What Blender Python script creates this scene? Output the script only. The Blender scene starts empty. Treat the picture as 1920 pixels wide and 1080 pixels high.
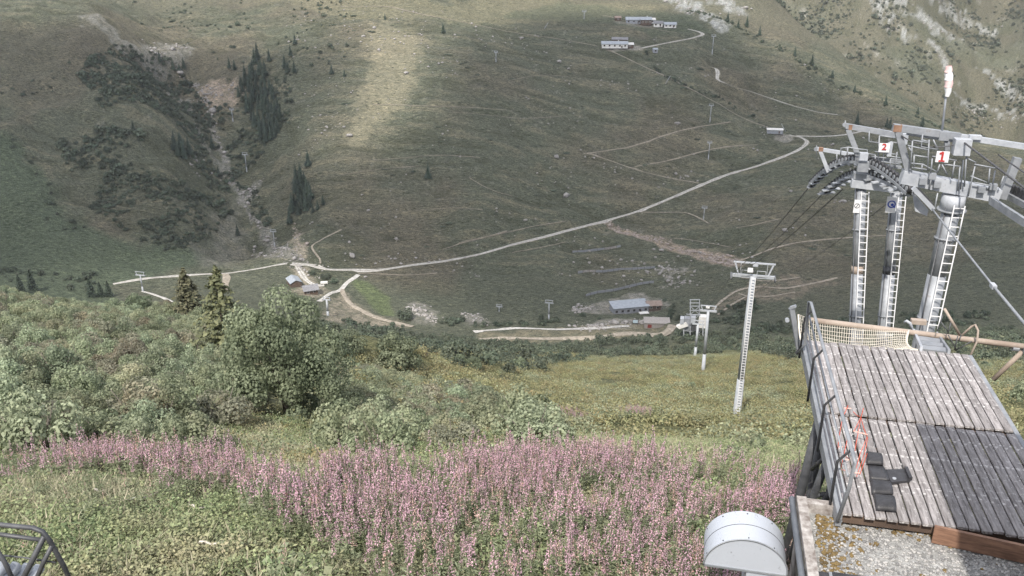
import bpy, bmesh, math, random
import numpy as np
from mathutils import Vector, Matrix, Euler

R = math.radians
sc = bpy.context.scene
C = sc.collection
rng = np.random.default_rng(7)
random.seed(7)

# ------------------------------------------------------------------ camera
EYE = 240.0                       # the lens stands 240 m above the valley datum
PITCH = R(22.1)
FOC = 1625.0 / 1920.0             # focal length in frame widths
cam_d = bpy.data.cameras.new('camera')
cam_d.sensor_width = 36.0
cam_d.lens = 36.0 * FOC
cam_d.clip_start = 0.5
cam_d.clip_end = 9000.0
cam = bpy.data.objects.new('camera', cam_d)
C.objects.link(cam)
cam.location = (0, 0, EYE)
cam.rotation_euler = (R(90) - PITCH, 0, 0)
sc.camera = cam

# ------------------------------------------------------------------ sky, sun, exposure
SUN_EL = R(50.0)
SHADOW_AZ = R(20.0)               # shadows fall ahead and a little to the right of the view
sun_to = Vector((-math.sin(SHADOW_AZ) * math.cos(SUN_EL), -math.cos(SHADOW_AZ) * math.cos(SUN_EL), math.sin(SUN_EL)))
world = bpy.data.worlds.new('World')
sc.world = world
world.use_nodes = True
wn = world.node_tree.nodes
sky = wn.new('ShaderNodeTexSky')
sky.sky_type = 'NISHITA'
sky.sun_disc = False
sky.sun_elevation = SUN_EL
sky.sun_rotation = math.atan2(sun_to.x, sun_to.y)
sky.altitude = 1700
sky.air_density = 0.7
sky.dust_density = 5.0
sky.ozone_density = 0.6
wn['Background'].inputs['Strength'].default_value = 0.15
# broken cloud all over the sky, as the cloud shadows in the valley imply
wl = world.node_tree.links.new
wt = wn.new('ShaderNodeTexNoise'); wt.inputs['Scale'].default_value = 2.2; wt.inputs['Detail'].default_value = 6; wt.inputs['Roughness'].default_value = 0.6
wr = wn.new('ShaderNodeValToRGB'); wr.color_ramp.elements[0].position = 0.36; wr.color_ramp.elements[1].position = 0.60
wm = wn.new('ShaderNodeMix'); wm.data_type = 'RGBA'; wm.inputs[7].default_value = (4.8, 4.8, 4.9, 1)
wl(wn.new('ShaderNodeTexCoord').outputs['Generated'], wt.inputs['Vector']); wl(wt.outputs['Fac'], wr.inputs[0]); wl(wr.outputs[0], wm.inputs[0]); wl(sky.outputs[0], wm.inputs[6])
wl(wm.outputs[2], wn['Background'].inputs['Color'])
sun_d = bpy.data.lights.new('sun', 'SUN')
sun_d.energy = 2.9
sun_d.angle = R(0.53)
sun_d.color = (1.0, 0.94, 0.86)
sun = bpy.data.objects.new('sun', sun_d)
C.objects.link(sun)
sun.rotation_euler = (-sun_to).to_track_quat('-Z', 'Y').to_euler()
sc.view_settings.view_transform = 'Standard'
sc.view_settings.look = 'None'
sc.view_settings.exposure = 0.97
sc.view_settings.gamma = 1.0
sc.cycles.max_bounces = 6
sc.cycles.use_denoising = True
sc.cycles.denoising_prefilter = 'FAST'
sc.cycles.transparent_max_bounces = 8

# ------------------------------------------------------------------ pixel <-> place
CT, ST = math.cos(PITCH), math.sin(PITCH)
def ray(u, v):
    a = (np.asarray(u, float) - 960) / 1625.0
    b = -(np.asarray(v, float) - 540) / 1625.0
    return a, CT + b * ST, -ST + b * CT
def at(u, v, Y):
    a, y, z = ray(u, v)
    k = Y / y
    return np.array([a * k, Y + 0 * k, EYE + z * k])
def tilt(u, v, Z):                 # the point of that sight line at height Z
    a, y, z = ray(u, v)
    k = (Z - EYE) / z
    return np.array([a * k, y * k, Z + 0 * k])

# ------------------------------------------------------------------ noise
_pt = rng.random((256, 256))
def vnoise(x, y):
    xi = np.floor(x).astype(int); yi = np.floor(y).astype(int)
    fx = x - xi; fy = y - yi
    fx = fx * fx * (3 - 2 * fx); fy = fy * fy * (3 - 2 * fy)
    g = lambda i, j: _pt[i & 255, j & 255]
    return (g(xi, yi) * (1 - fx) + g(xi + 1, yi) * fx) * (1 - fy) + (g(xi, yi + 1) * (1 - fx) + g(xi + 1, yi + 1) * fx) * fy * 1.0
def fbm(x, y, o=4, gain=0.5):
    s = 0; a = 1.0; t = 0
    for k in range(o):
        s = s + a * (vnoise(x * 2 ** k + 17.3 * k, y * 2 ** k - 9.1 * k) - 0.5); t += a; a *= gain
    return s / t * 2
def smooth(e0, e1, x):
    t = np.clip((x - e0) / (e1 - e0), 0, 1)
    return t * t * (3 - 2 * t)

# ------------------------------------------------------------------ terrain
CTRL = '''
0 1080 12|480 1080 12.5|960 1080 13|1300 1080 13.5
0 960 17|480 960 18|960 960 19|1400 960 19.5
0 870 26|480 870 26.5|960 865 27|1440 880 26
1700 960 22|1850 900 30
0 760 40|250 765 42|530 800 43|800 830 38
0 675 60|250 685 66|0 568 100|130 586 120|300 602 130|400 612 125|-150 545 95
620 720 75|750 692 120|620 640 150
960 800 52|960 740 115|960 690 220|960 650 340
1380 787 105|1380 815 60|1180 830 48|1200 760 100|1200 700 215
1318 697 255|1303 668 330|1440 668 300|1290 640 425
1600 700 200|1900 760 75|1900 690 190|1850 630 350
0 530 480|220 532 520|420 510 540|540 494 553|600 506 545|700 504 550|850 489 565|960 461 590|1100 425 620|1200 395 645|1320 345 690|1440 305 730|1515 266 765
600 560 492|700 602 468|960 620 470|1200 618 475|1190 587 500|1040 595 490|1300 622 455|1600 612 455|1900 612 440|760 580 488
400 560 470|300 575 420|450 590 380
0 450 560|200 440 570|330 460 570|100 300 625|100 150 705|0 60 770|170 32 800|0 300 610
300 100 820|390 200 730|430 330 645|480 420 592|540 478 562
330 250 668|250 130 735|300 380 605|170 380 598
520 220 735|480 130 800|400 60 900|300 10 1000|500 20 960|220 0 1000
600 400 602|600 250 690|600 100 800|620 0 930
900 400 612|900 250 700|900 100 810|900 20 930|760 170 745
1150 300 700|1150 200 775|1150 88 870|1200 45 930|1000 0 1000|1100 5 1000
1340 200 800|1340 125 865|1320 68 900|1450 200 835|1600 247 800|1560 216 835
1290 18 990|1400 55 950|1500 110 905|1600 165 875|1700 205 860|1850 262 850
1600 350 668|1850 350 690|1850 450 585|1600 450 592|1850 550 492|1600 545 508|1400 500 547|1400 560 506|1000 540 522|1500 320 705
1330 20 1350|1450 45 1300|1600 150 1180|1750 215 1120|1900 290 1100
1500 0 1600|1700 60 1450|1900 150 1350|1600 80 1380|1900 0 1750|1800 100 1420
'''
cu, cv, cy = np.array([[float(q) for q in p.split()] for ln in CTRL.strip().splitlines() for p in ln.split('|')]).T
cp = at(cu, cv, cy)
extra = np.array([  # x, y, z relative to the eye: ground outside the frame
    (0, 0, -8.5), (-18, 0, -8), (18, 2, -9), (0, -40, 6), (-40, -40, 8), (40, -40, 4), (-12, 8, -9.6), (30, 20, -17), (60, 40, -33), (-30, 15, -11), (-70, 45, -20),
    (-500, 560, -170), (-560, 700, -100), (-600, 900, -20), (-300, 300, -120), (-160, 130, -45), (-220, 1200, 60), (300, 1250, -20), (700, 1900, 260), (900, 1300, 20), (1200, 1900, 300),
    (0, 1400, 60), (-500, 1600, 250), (100, 2400, 400), (900, 2600, 600), (-700, 2500, 600), (480, 420, -190), (560, 700, -150), (330, 250, -125), (700, 1000, -120), (1500, 2600, 600), (-1500, 2600, 600)])
cx = np.concatenate([cp[0], extra[:, 0]]); cyy = np.concatenate([cp[1], extra[:, 1]]); cz = np.concatenate([cp[2] - EYE, extra[:, 2]])
Y0 = 60.0
def warp(x, y): return 2.0 * x / (y + Y0), np.log(y + Y0)
ws, wq = warp(cx, cyy)
def tker(r2): return 0.5 * r2 * np.log(r2 + 1e-12)
n = len(ws)
A = np.zeros((n + 3, n + 3))
A[:n, :n] = tker((ws[:, None] - ws) ** 2 + (wq[:, None] - wq) ** 2) + np.eye(n) * 4e-4
A[:n, n] = 1; A[:n, n + 1] = ws; A[:n, n + 2] = wq; A[n:, :n] = A[:n, n:].T
tw = np.linalg.solve(A, np.concatenate([cz / (cyy + Y0), np.zeros(3)]))
def base_h(x, y):
    s, q = warp(x, y)
    out = np.empty(s.shape); sf, qf, of = s.ravel(), q.ravel(), out.reshape(-1)
    for i in range(0, len(sf), 20000):
        a, b = sf[i:i + 20000], qf[i:i + 20000]
        of[i:i + 20000] = tker((a[:, None] - ws) ** 2 + (b[:, None] - wq) ** 2) @ tw[:n] + tw[n] + tw[n + 1] * a + tw[n + 2] * b
    return out * (y + Y0) + EYE
# grid: rows in distance, columns fanning out
gY = np.concatenate([np.linspace(-52, 8, 16)[:-1], np.geomspace(8, 40, 60)[:-1], np.geomspace(40, 470, 150)[:-1], np.linspace(470, 960, 330)[:-1], np.geomspace(960, 2700, 130)])
gS = np.concatenate([np.linspace(-0.95, -0.57, 30)[:-1], np.linspace(-0.57, 0.57, 640), np.linspace(0.57, 0.95, 30)[1:]])
NY, NS = len(gY), len(gS)
# coarse solve then interpolate: the base is smooth
cY = np.concatenate([gY[::4], gY[-1:]]); cS = np.concatenate([gS[::5], gS[-1:]])
Bc = base_h(cS[None, :] * (cY[:, None] + Y0), np.repeat(cY[:, None], len(cS), 1))
tmp = np.stack([np.interp(gS, cS, r) for r in Bc])
BZ = np.stack([np.interp(gY, cY, tmp[:, j]) for j in range(NS)], 1)
GY = np.repeat(gY[:, None], NS, 1); GX = gS[None, :] * (GY + Y0)
far = smooth(330, 620, GY)
BZ += fbm(GX / 90, GY / 90, 3) * 5.0 * far
BZ += fbm(GX / 22 + 5, GY / 13, 3) * 2.4 * far                       # hummocks
BZ += fbm(GX / 24 + 1.5 * fbm(GX / 50, GY / 50, 2), GY / 6.0 + 40, 3) * 1.3 * far                     # grazing terracettes
BZ += fbm(GX / 160 + 3, GY / 160, 4) * 18.0 * smooth(1000, 1500, GY)
BZ += fbm((GX - 0.5 * GY) / 26 + 3, (GX + 0.6 * GY) / 90, 4) * 7.0 * smooth(1000, 1300, GY)      # ribs slanting down the mountain face
spur = smooth(-110, -190, GX + 0.12 * (GY - 600)) * smooth(540, 600, GY) * smooth(1100, 900, GY)
BZ += (0.5 - np.abs(fbm((GX - 0.8 * GY) / 60 + 1, (GX + GY) / 150, 4))) * 15.0 * spur + fbm(GX / 24, GY / 24 + 9, 4) * 3.0 * spur
BZ = np.where(BZ > 560, 560 + 160 * np.tanh((BZ - 560) / 160), BZ)   # the mountain levels off above the frame
near = smooth(10, 40, GY) * (1 - far)
BZ += fbm(GX / 14, GY / 14, 3) * 1.1 * near + fbm(GX / 4, GY / 4, 2) * 0.25 * near

def grid_ix(x, y):
    j = np.interp(x / (y + Y0), gS, np.arange(NS)); i = np.interp(y, gY, np.arange(NY))
    return np.clip(i, 0, NY - 1.001), np.clip(j, 0, NS - 1.001)
def H(x, y):
    x = np.asarray(x, float); y = np.asarray(y, float)
    i, j = grid_ix(x, y); a = i.astype(int); b = j.astype(int); i = i - a; j = j - b
    return (BZ[a, b] * (1 - j) + BZ[a, b + 1] * j) * (1 - i) + (BZ[a + 1, b] * (1 - j) + BZ[a + 1, b + 1] * j) * i
_ty = np.geomspace(9, 2650, 2200)
def hit(u, v):                     # where that sight line meets the ground
    a, y, z = ray(u, v)
    ys = _ty; d = H(a / y * ys, ys) - (EYE + z / y * ys)
    k = int(np.argmax(d > 0)) if (d > 0).any() else len(ys) - 1
    if k == 0: Y = ys[0]
    else:
        f = d[k - 1] / (d[k - 1] - d[k]) if d[k] > 0 else 1.0
        Y = ys[k - 1] + f * (ys[k] - ys[k - 1])
    x = float(a / y * Y)
    return Vector((x, float(Y), float(H(x, Y))))
def hits(txt):
    return [hit(*map(float, p.split(','))) for p in txt.split()]

# ------------------------------------------------------------------ builders
def link(o, parent=None):
    C.objects.link(o)
    if parent is not None: o.parent = parent
    return o
def tag(o, label=None, cat=None, group=None, kind=None):
    if label: o['label'] = label
    if cat: o['category'] = cat
    if group: o['group'] = group
    if kind: o['kind'] = kind
    return o
def empty(name, loc=(0, 0, 0), rz=0.0):
    o = bpy.data.objects.new(name, None)
    o.empty_display_size = 0.2
    o.location = loc; o.rotation_euler = (0, 0, rz)
    return link(o)
def np_mesh(name, verts, faces, mats=(), smooth=False, tint=None):
    """faces: (n,3) or (n,4) int array; tint: per vertex float"""
    me = bpy.data.meshes.new(name)
    verts = np.asarray(verts, np.float32); faces = np.asarray(faces, np.int32)
    k = faces.shape[1]
    me.vertices.add(len(verts)); me.vertices.foreach_set('co', verts.ravel())
    me.loops.add(faces.size); me.loops.foreach_set('vertex_index', faces.ravel())
    me.polygons.add(len(faces))
    me.polygons.foreach_set('loop_start', np.arange(0, faces.size, k, dtype=np.int32))
    me.polygons.foreach_set('loop_total', np.full(len(faces), k, np.int32))
    if smooth: me.polygons.foreach_set('use_smooth', np.ones(len(faces), bool))
    for m in (mats if isinstance(mats, (list, tuple)) else (mats,)): me.materials.append(m)
    if tint is not None:
        a = me.attributes.new('tint', 'FLOAT', 'POINT'); a.data.foreach_set('value', np.asarray(tint, np.float32).ravel())
    me.update(calc_edges=True)
    return me
def obj(name, me, parent=None, loc=None, rz=None, sc_=None):
    o = bpy.data.objects.new(name, me)
    link(o, parent)
    if loc is not None: o.location = loc
    if rz is not None: o.rotation_euler = (0, 0, rz)
    if sc_ is not None: o.scale = sc_ if hasattr(sc_, '__len__') else (sc_,) * 3
    return o

class MB:
    """collects shapes in world or local coordinates, becomes one mesh"""
    def __init__(s): s.v = []; s.f = []; s.org = Vector((0, 0, 0))
    def add(s, vs, fs):
        n = len(s.v); s.v += [tuple(p) for p in vs]; s.f += [tuple(i + n for i in f) for f in fs]; return s
    def box(s, c, size, ax=None):
        """ax: three unit vectors of the box's own axes"""
        c = Vector(c); X, Y, Z = [Vector(a) for a in (ax or ((1, 0, 0), (0, 1, 0), (0, 0, 1)))]
        h = [d / 2 for d in size]
        vs = [c + X * (i * h[0]) + Y * (j * h[1]) + Z * (k * h[2]) for i in (-1, 1) for j in (-1, 1) for k in (-1, 1)]
        return s.add(vs, [(0, 1, 3, 2), (4, 6, 7, 5), (0, 4, 5, 1), (2, 3, 7, 6), (0, 2, 6, 4), (1, 5, 7, 3)])
    def bar(s, a, b, w, h=None, up=(0, 0, 1)):
        a, b = Vector(a), Vector(b); d = b - a; L = d.length; d.normalize()
        u = Vector(up); sd = d.cross(u)
        if sd.length < 1e-3: sd = d.cross(Vector((0, 1, 0)))
        sd.normalize(); u = sd.cross(d)
        return s.box((a + b) / 2, (L, w, h or w), (d, sd, u))
    def tube(s, pts, r, seg=8, cap=True, r2=None):
        pts = [Vector(p) for p in pts]; n = len(s.v); m = len(pts)
        t0 = (pts[1] - pts[0]).normalized()
        nrm = t0.orthogonal().normalized()
        for i, p in enumerate(pts):
            t = ((pts[min(i + 1, m - 1)] - pts[max(i - 1, 0)])).normalized()
            nrm = (nrm - t * nrm.dot(t)).normalized(); bi = t.cross(nrm)
            rr = r if r2 is None else r + (r2 - r) * i / (m - 1)
            for k in range(seg):
                a = 2 * math.pi * k / seg
                s.v.append(tuple(p + (nrm * math.cos(a) + bi * math.sin(a)) * rr))
        for i in range(m - 1):
            for k in range(seg):
                a = n + i * seg + k; b = n + i * seg + (k + 1) % seg
                s.f.append((a, b, b + seg, a + seg))
        if cap:
            s.f.append(tuple(n + k for k in range(seg))[::-1]); s.f.append(tuple(n + (m - 1) * seg + k for k in range(seg)))
        return s
    def disc(s, c, ax, r, w, seg=16):
        c = Vector(c); ax = Vector(ax).normalized()
        return s.tube([c - ax * w / 2, c + ax * w / 2], r, seg)
    def prism(s, poly, ext):
        """closed polygon (3d points) swept by the vector ext"""
        n = len(poly); e = Vector(ext); P = [Vector(p) for p in poly]
        fs = [tuple(range(n))[::-1], tuple(range(n, 2 * n))] + [(i, (i + 1) % n, n + (i + 1) % n, n + i) for i in range(n)]
        return s.add(P + [p + e for p in P], fs)
    def mesh(s, name, mats, smooth=False, org=None):
        me = bpy.data.meshes.new(name)
        o = Vector(org) if org is not None else Vector((0, 0, 0))
        me.from_pydata([tuple(Vector(p) - o) for p in s.v], [], s.f)
        for m in (mats if isinstance(mats, (list, tuple)) else (mats,)): me.materials.append(m)
        if smooth:
            me.polygons.foreach_set('use_smooth', [len(p.vertices) == 4 for p in me.polygons])
        me.update()
        return me
    def build(s, name, mats, parent=None, smooth=False, org=None):
        """org: world origin of the parent Empty, so that coordinates given in world space stay put"""
        if org is None and parent is not None:
            p = parent; org = Vector((0, 0, 0))
            while p is not None: org = org + Vector(p.location); p = p.parent
        o = obj(name, s.mesh(name, mats, smooth, org), parent)
        return o

# ------------------------------------------------------------------ materials
def nodes(name):
    m = bpy.data.materials.new(name); m.use_nodes = True
    nt = m.node_tree
    return m, nt, nt.nodes['Principled BSDF'], nt.nodes, nt.links.new
def ramp(nt, fac, stops):
    r = nt.nodes.new('ShaderNodeValToRGB')
    while len(r.color_ramp.elements) < len(stops): r.color_ramp.elements.new(0.5)
    for e, (p, c) in zip(r.color_ramp.elements, stops):
        e.position = p; e.color = (*c, 1)
    nt.links.new(fac, r.inputs[0]); return r.outputs[0]
def noise(nt, scale, detail=5, rough=0.6, vec=None, dist=0.0):
    t = nt.nodes.new('ShaderNodeTexNoise'); t.inputs['Scale'].default_value = scale
    t.inputs['Detail'].default_value = detail; t.inputs['Roughness'].default_value = rough; t.inputs['Distortion'].default_value = dist
    if vec is not None: nt.links.new(vec, t.inputs['Vector'])
    return t.outputs['Fac']
def mixc(nt, fac, a, b, mode='MIX'):
    n = nt.nodes.new('ShaderNodeMix'); n.data_type = 'RGBA'; n.blend_type = mode
    for s_, v in ((n.inputs[0], fac), (n.inputs[6], a), (n.inputs[7], b)):
        if isinstance(v, bpy.types.NodeSocket): nt.links.new(v, s_)
        elif isinstance(v, (int, float)): s_.default_value = v
        else: s_.default_value = (*v, 1)
    return n.outputs[2]
def bump(nt, bsdf, h, strength, dist):
    b = nt.nodes.new('ShaderNodeBump'); b.inputs['Strength'].default_value = strength; b.inputs['Distance'].default_value = dist
    nt.links.new(h, b.inputs['Height']); nt.links.new(b.outputs[0], bsdf.inputs['Normal'])
def wpos(nt, sx=1, sy=1, sz=1, local=False):
    if local:
        src = nt.nodes.new('ShaderNodeTexCoord').outputs['Object']
    else:
        src = nt.nodes.new('ShaderNodeNewGeometry').outputs['Position']
    mp = nt.nodes.new('ShaderNodeMapping'); mp.inputs['Scale'].default_value = (sx, sy, sz)
    nt.links.new(src, mp.inputs['Vector']); return mp.outputs[0]

def simple(name, c1, c2, scale=3.0, rough=0.6, metal=0.0, stops=(0.35, 0.65), bmp=0.0, bdist=0.01, third=None, stretch=(1, 1, 1)):
    m, nt, b, N, L = nodes(name)
    p = wpos(nt, *stretch)
    f = noise(nt, scale, 6, 0.65, p)
    st = [(stops[0], c1), (stops[1], c2)]
    if third: st.append((third[0], third[1]))
    L(ramp(nt, f, st), b.inputs['Base Color'])
    b.inputs['Roughness'].default_value = rough; b.inputs['Metallic'].default_value = metal
    if bmp: bump(nt, b, noise(nt, scale * 4, 4, 0.6, p), bmp, bdist)
    return m

# terrain: colour per vertex (what grows or lies there), finer mottling from noise
def terrain_mat():
    m, nt, b, N, L = nodes('turf')
    a = N.new('ShaderNodeAttribute'); a.attribute_name = 'cover'
    p1 = wpos(nt, 0.75, 2.6, 2.6)
    f1 = noise(nt, 0.35, 8, 0.72, p1)
    f2 = noise(nt, 1.6, 4, 0.7, p1)
    v = N.new('ShaderNodeTexVoronoi'); v.inputs['Scale'].default_value = 0.13; L(wpos(nt, 1, 1.8, 1.8), v.inputs['Vector'])
    f3 = noise(nt, 3.2, 3, 0.75, wpos(nt, 0.7, 1.8, 1.8))
    c = mixc(nt, 1.0, a.outputs['Color'], ramp(nt, f1, [(0.36, (0.34, 0.37, 0.33)), (0.45, (0.84, 0.86, 0.84)), (0.55, (1.08, 1.07, 1.04)), (0.64, (1.8, 1.7, 1.55))]), 'MULTIPLY')
    c = mixc(nt, 1.0, c, ramp(nt, f2, [(0.40, (0.55, 0.58, 0.54)), (0.60, (1.45, 1.42, 1.38))]), 'MULTIPLY')
    c = mixc(nt, 1.0, c, ramp(nt, f3, [(0.40, (0.55, 0.57, 0.54)), (0.60, (1.5, 1.47, 1.43))]), 'MULTIPLY')
    v2 = N.new('ShaderNodeTexVoronoi'); v2.inputs['Scale'].default_value = 0.42; L(wpos(nt, 0.8, 1.8, 1.8), v2.inputs['Vector'])
    c = mixc(nt, 1.0, c, ramp(nt, v2.outputs['Distance'], [(0.08, (0.42, 0.46, 0.42)), (0.24, (1, 1, 1))]), 'MULTIPLY')
    spots = ramp(nt, v.outputs['Distance'], [(0.07, (0.5, 0.55, 0.47)), (0.2, (1, 1, 1))])   # low tussocks and dwarf shrubs
    c = mixc(nt, 1.0, c, spots, 'MULTIPLY')
    L(c, b.inputs['Base Color'])
    b.inputs['Roughness'].default_value = 1.0
    b.inputs['Specular IOR Level'].default_value = 0.15
    bump(nt, b, f1, 1.0, 2.2)
    return m
M = {}
M['turf'] = terrain_mat()
def gravel_mat(name, c1, c2, sc_, third=None):
    m, nt, b, N, L = nodes(name)
    p = wpos(nt)
    v = N.new('ShaderNodeTexVoronoi'); v.inputs['Scale'].default_value = sc_; L(p, v.inputs['Vector'])
    f = noise(nt, sc_ * 0.15, 5, 0.7, p)
    base = ramp(nt, f, [(0.3, c1), (0.7, c2)])
    st = ramp(nt, v.outputs['Color'], [(0.0, (0.6, 0.6, 0.6)), (1.0, (1.3, 1.3, 1.3))])
    L(mixc(nt, 1.0, base, st, 'MULTIPLY'), b.inputs['Base Color'])
    b.inputs['Roughness'].default_value = 0.95
    bump(nt, b, v.outputs['Distance'], 0.8, 0.3 / sc_)
    return m
M['track'] = gravel_mat('pale_track', (0.38, 0.365, 0.335), (0.50, 0.485, 0.45), 0.9)
M['path'] = gravel_mat('trodden_path', (0.24, 0.21, 0.165), (0.34, 0.30, 0.24), 0.8)
M['pebbles'] = gravel_mat('roof_pebbles', (0.20, 0.20, 0.19), (0.34, 0.34, 0.33), 16.0)

def foliage(name, dark, light, dry=None, transl=0.4, rnd=0.5):
    m, nt, b, N, L = nodes(name)
    t = N.new('ShaderNodeAttribute'); t.attribute_name = 'tint'
    oi = N.new('ShaderNodeObjectInfo')
    c = mixc(nt, t.outputs['Fac'], dark, light)
    if dry: c = mixc(nt, ramp(nt, noise(nt, 0.35, 3, 0.6, wpos(nt)), [(0.5, (0, 0, 0)), (0.72, (0.8, 0.8, 0.8))]), c, dry)
    hv = N.new('ShaderNodeHueSaturation')
    mr = N.new('ShaderNodeMapRange'); mr.inputs[3].default_value = 1 - rnd * 0.5; mr.inputs[4].default_value = 1 + rnd * 0.5
    L(oi.outputs['Random'], mr.inputs[0]); L(mr.outputs[0], hv.inputs['Value'])
    mh = N.new('ShaderNodeMapRange'); mh.inputs[3].default_value = 0.5 - 0.02 * rnd * 2; mh.inputs[4].default_value = 0.5 + 0.02 * rnd * 2
    sh = N.new('ShaderNodeMath'); sh.operation = 'FRACT'; ml = N.new('ShaderNodeMath'); ml.operation = 'MULTIPLY'; ml.inputs[1].default_value = 7.31
    L(oi.outputs['Random'], ml.inputs[0]); L(ml.outputs[0], sh.inputs[0]); L(sh.outputs[0], mh.inputs[0]); L(mh.outputs[0], hv.inputs['Hue'])
    L(c, hv.inputs['Color'])
    L(hv.outputs[0], b.inputs['Base Color']); b.inputs['Roughness'].default_value = 0.6
    b.inputs['Specular IOR Level'].default_value = 0.25
    if transl:
        tr = N.new('ShaderNodeBsdfTranslucent'); mx = N.new('ShaderNodeMixShader'); mx.inputs[0].default_value = transl
        L(hv.outputs[0], tr.inputs['Color']); L(b.outputs[0], mx.inputs[1]); L(tr.outputs[0], mx.inputs[2])
        L(mx.outputs[0], N['Material Output'].inputs['Surface'])
    return m
M['leaf'] = foliage('rowan_leaf', (0.10, 0.13, 0.08), (0.42, 0.475, 0.32))
M['rowan'] = foliage('rowan_tree_leaf', (0.075, 0.10, 0.06), (0.34, 0.385, 0.25), rnd=0.0)
M['sycamore'] = foliage('sycamore_leaf', (0.085, 0.115, 0.07), (0.33, 0.375, 0.245))
M['alder'] = foliage('alder_leaf', (0.10, 0.125, 0.075), (0.43, 0.465, 0.30), dry=(0.38, 0.36, 0.24))
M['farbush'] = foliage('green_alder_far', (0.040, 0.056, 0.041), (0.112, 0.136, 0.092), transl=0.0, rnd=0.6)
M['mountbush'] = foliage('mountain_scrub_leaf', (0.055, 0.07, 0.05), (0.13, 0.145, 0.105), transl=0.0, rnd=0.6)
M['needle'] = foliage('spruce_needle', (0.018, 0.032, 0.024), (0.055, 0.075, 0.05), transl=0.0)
M['needle_near'] = foliage('spruce_needle_sunlit', (0.06, 0.07, 0.04), (0.17, 0.17, 0.10), transl=0.1)  # lit copy of the spruce needles, sunlight put into the colour
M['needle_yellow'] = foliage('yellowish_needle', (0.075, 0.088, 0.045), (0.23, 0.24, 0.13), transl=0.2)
M['bark'] = simple('bark', (0.10, 0.085, 0.07), (0.19, 0.17, 0.145), 6, 0.95, bmp=0.6)
M['pink'] = foliage('fireweed_flower', (0.52, 0.30, 0.38), (0.80, 0.57, 0.64), transl=0.35, rnd=0.35)
M['seed'] = foliage('fireweed_seedhead', (0.42, 0.24, 0.20), (0.68, 0.50, 0.45), transl=0.3, rnd=0.3)
M['stalk'] = foliage('fireweed_stalk_leaf', (0.12, 0.145, 0.08), (0.33, 0.36, 0.23), transl=0.3, rnd=0.4)
M['herb'] = foliage('meadow_herb', (0.11, 0.145, 0.07), (0.33, 0.385, 0.20), dry=(0.38, 0.34, 0.22), transl=0.3)
M['blade'] = foliage('dry_grass_blade', (0.18, 0.18, 0.11), (0.44, 0.41, 0.29), transl=0.3)
M['fern'] = foliage('fern_frond', (0.105, 0.11, 0.052), (0.34, 0.33, 0.175), dry=(0.35, 0.275, 0.14), transl=0.3)
M['steel'] = simple('galvanised_steel', (0.205, 0.22, 0.24), (0.31, 0.325, 0.345), 2.5, 0.55, 0.2, third=(0.78, (0.19, 0.165, 0.14)))
M['steel_dark'] = simple('dull_dark_steel', (0.055, 0.058, 0.064), (0.105, 0.108, 0.115), 3, 0.55, 0.3)
M['steel_pale'] = simple('pale_pylon_paint', (0.29, 0.31, 0.335), (0.41, 0.43, 0.45), 0.6, 0.6)
M['rust_dark'] = simple('rust_stain', (0.15, 0.085, 0.055), (0.26, 0.16, 0.11), 5, 0.9)
M['black'] = simple('black_rubber', (0.018, 0.018, 0.02), (0.045, 0.045, 0.05), 5, 0.5, bmp=0.2)
M['white'] = simple('white_paint', (0.30, 0.32, 0.35), (0.43, 0.45, 0.48), 3, 0.5, third=(0.72, (0.30, 0.31, 0.33)))
M['sign'] = simple('sign_white', (0.62, 0.62, 0.63), (0.72, 0.72, 0.73), 2, 0.5)
M['cable'] = simple('steel_rope', (0.06, 0.06, 0.065), (0.11, 0.11, 0.115), 8, 0.6, 0.3)
M['rust'] = simple('rusty_pipe', (0.26, 0.205, 0.165), (0.38, 0.32, 0.27), 2.0, 0.8, third=(0.8, (0.24, 0.13, 0.08)), bmp=0.2)
M['red'] = simple('red_print', (0.38, 0.03, 0.03), (0.45, 0.05, 0.045), 3, 0.5)
M['blue'] = simple('blue_print', (0.02, 0.05, 0.30), (0.03, 0.07, 0.36), 3, 0.5)
M['rope_net'] = simple('cream_cord', (0.55, 0.50, 0.42), (0.70, 0.66, 0.58), 6, 0.9)
M['orange'] = simple('orange_cord', (0.45, 0.06, 0.03), (0.58, 0.12, 0.07), 5, 0.7)
M['conc'] = simple('weathered_concrete', (0.16, 0.135, 0.12), (0.44, 0.42, 0.40), 7, 0.95, third=(0.75, (0.56, 0.54, 0.52)), bmp=0.4)
M['moss'] = simple('dry_moss', (0.10, 0.07, 0.03), (0.24, 0.17, 0.07), 5, 1.0, bmp=0.9, bdist=0.03, third=(0.75, (0.16, 0.20, 0.09)))
M['stone'] = simple('lichen_stone', (0.20, 0.19, 0.18), (0.38, 0.36, 0.34), 0.6, 0.95, bmp=0.5, bdist=0.2)
M['stone_pink'] = simple('fresh_rubble', (0.24, 0.20, 0.175), (0.38, 0.33, 0.295), 0.6, 0.95, bmp=0.5, bdist=0.2)
M['roof_metal'] = simple('sheet_metal_roof', (0.27, 0.30, 0.335), (0.36, 0.39, 0.42), 0.6, 0.5, 0.1)
M['roof_dark'] = simple('slate_roof', (0.15, 0.15, 0.16), (0.24, 0.24, 0.25), 0.8, 0.7)
M['roof_brown'] = simple('brown_roof', (0.20, 0.15, 0.125), (0.30, 0.235, 0.20), 0.8, 0.8)
M['timber_dark'] = simple('dark_timber', (0.06, 0.04, 0.03), (0.13, 0.09, 0.065), 1.5, 0.85)
M['wall_white'] = simple('lime_wall', (0.55, 0.54, 0.52), (0.70, 0.69, 0.66), 0.6, 0.9)
M['wall_grey'] = simple('grey_cladding', (0.20, 0.215, 0.24), (0.29, 0.305, 0.33), 0.6, 0.7)
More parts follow.
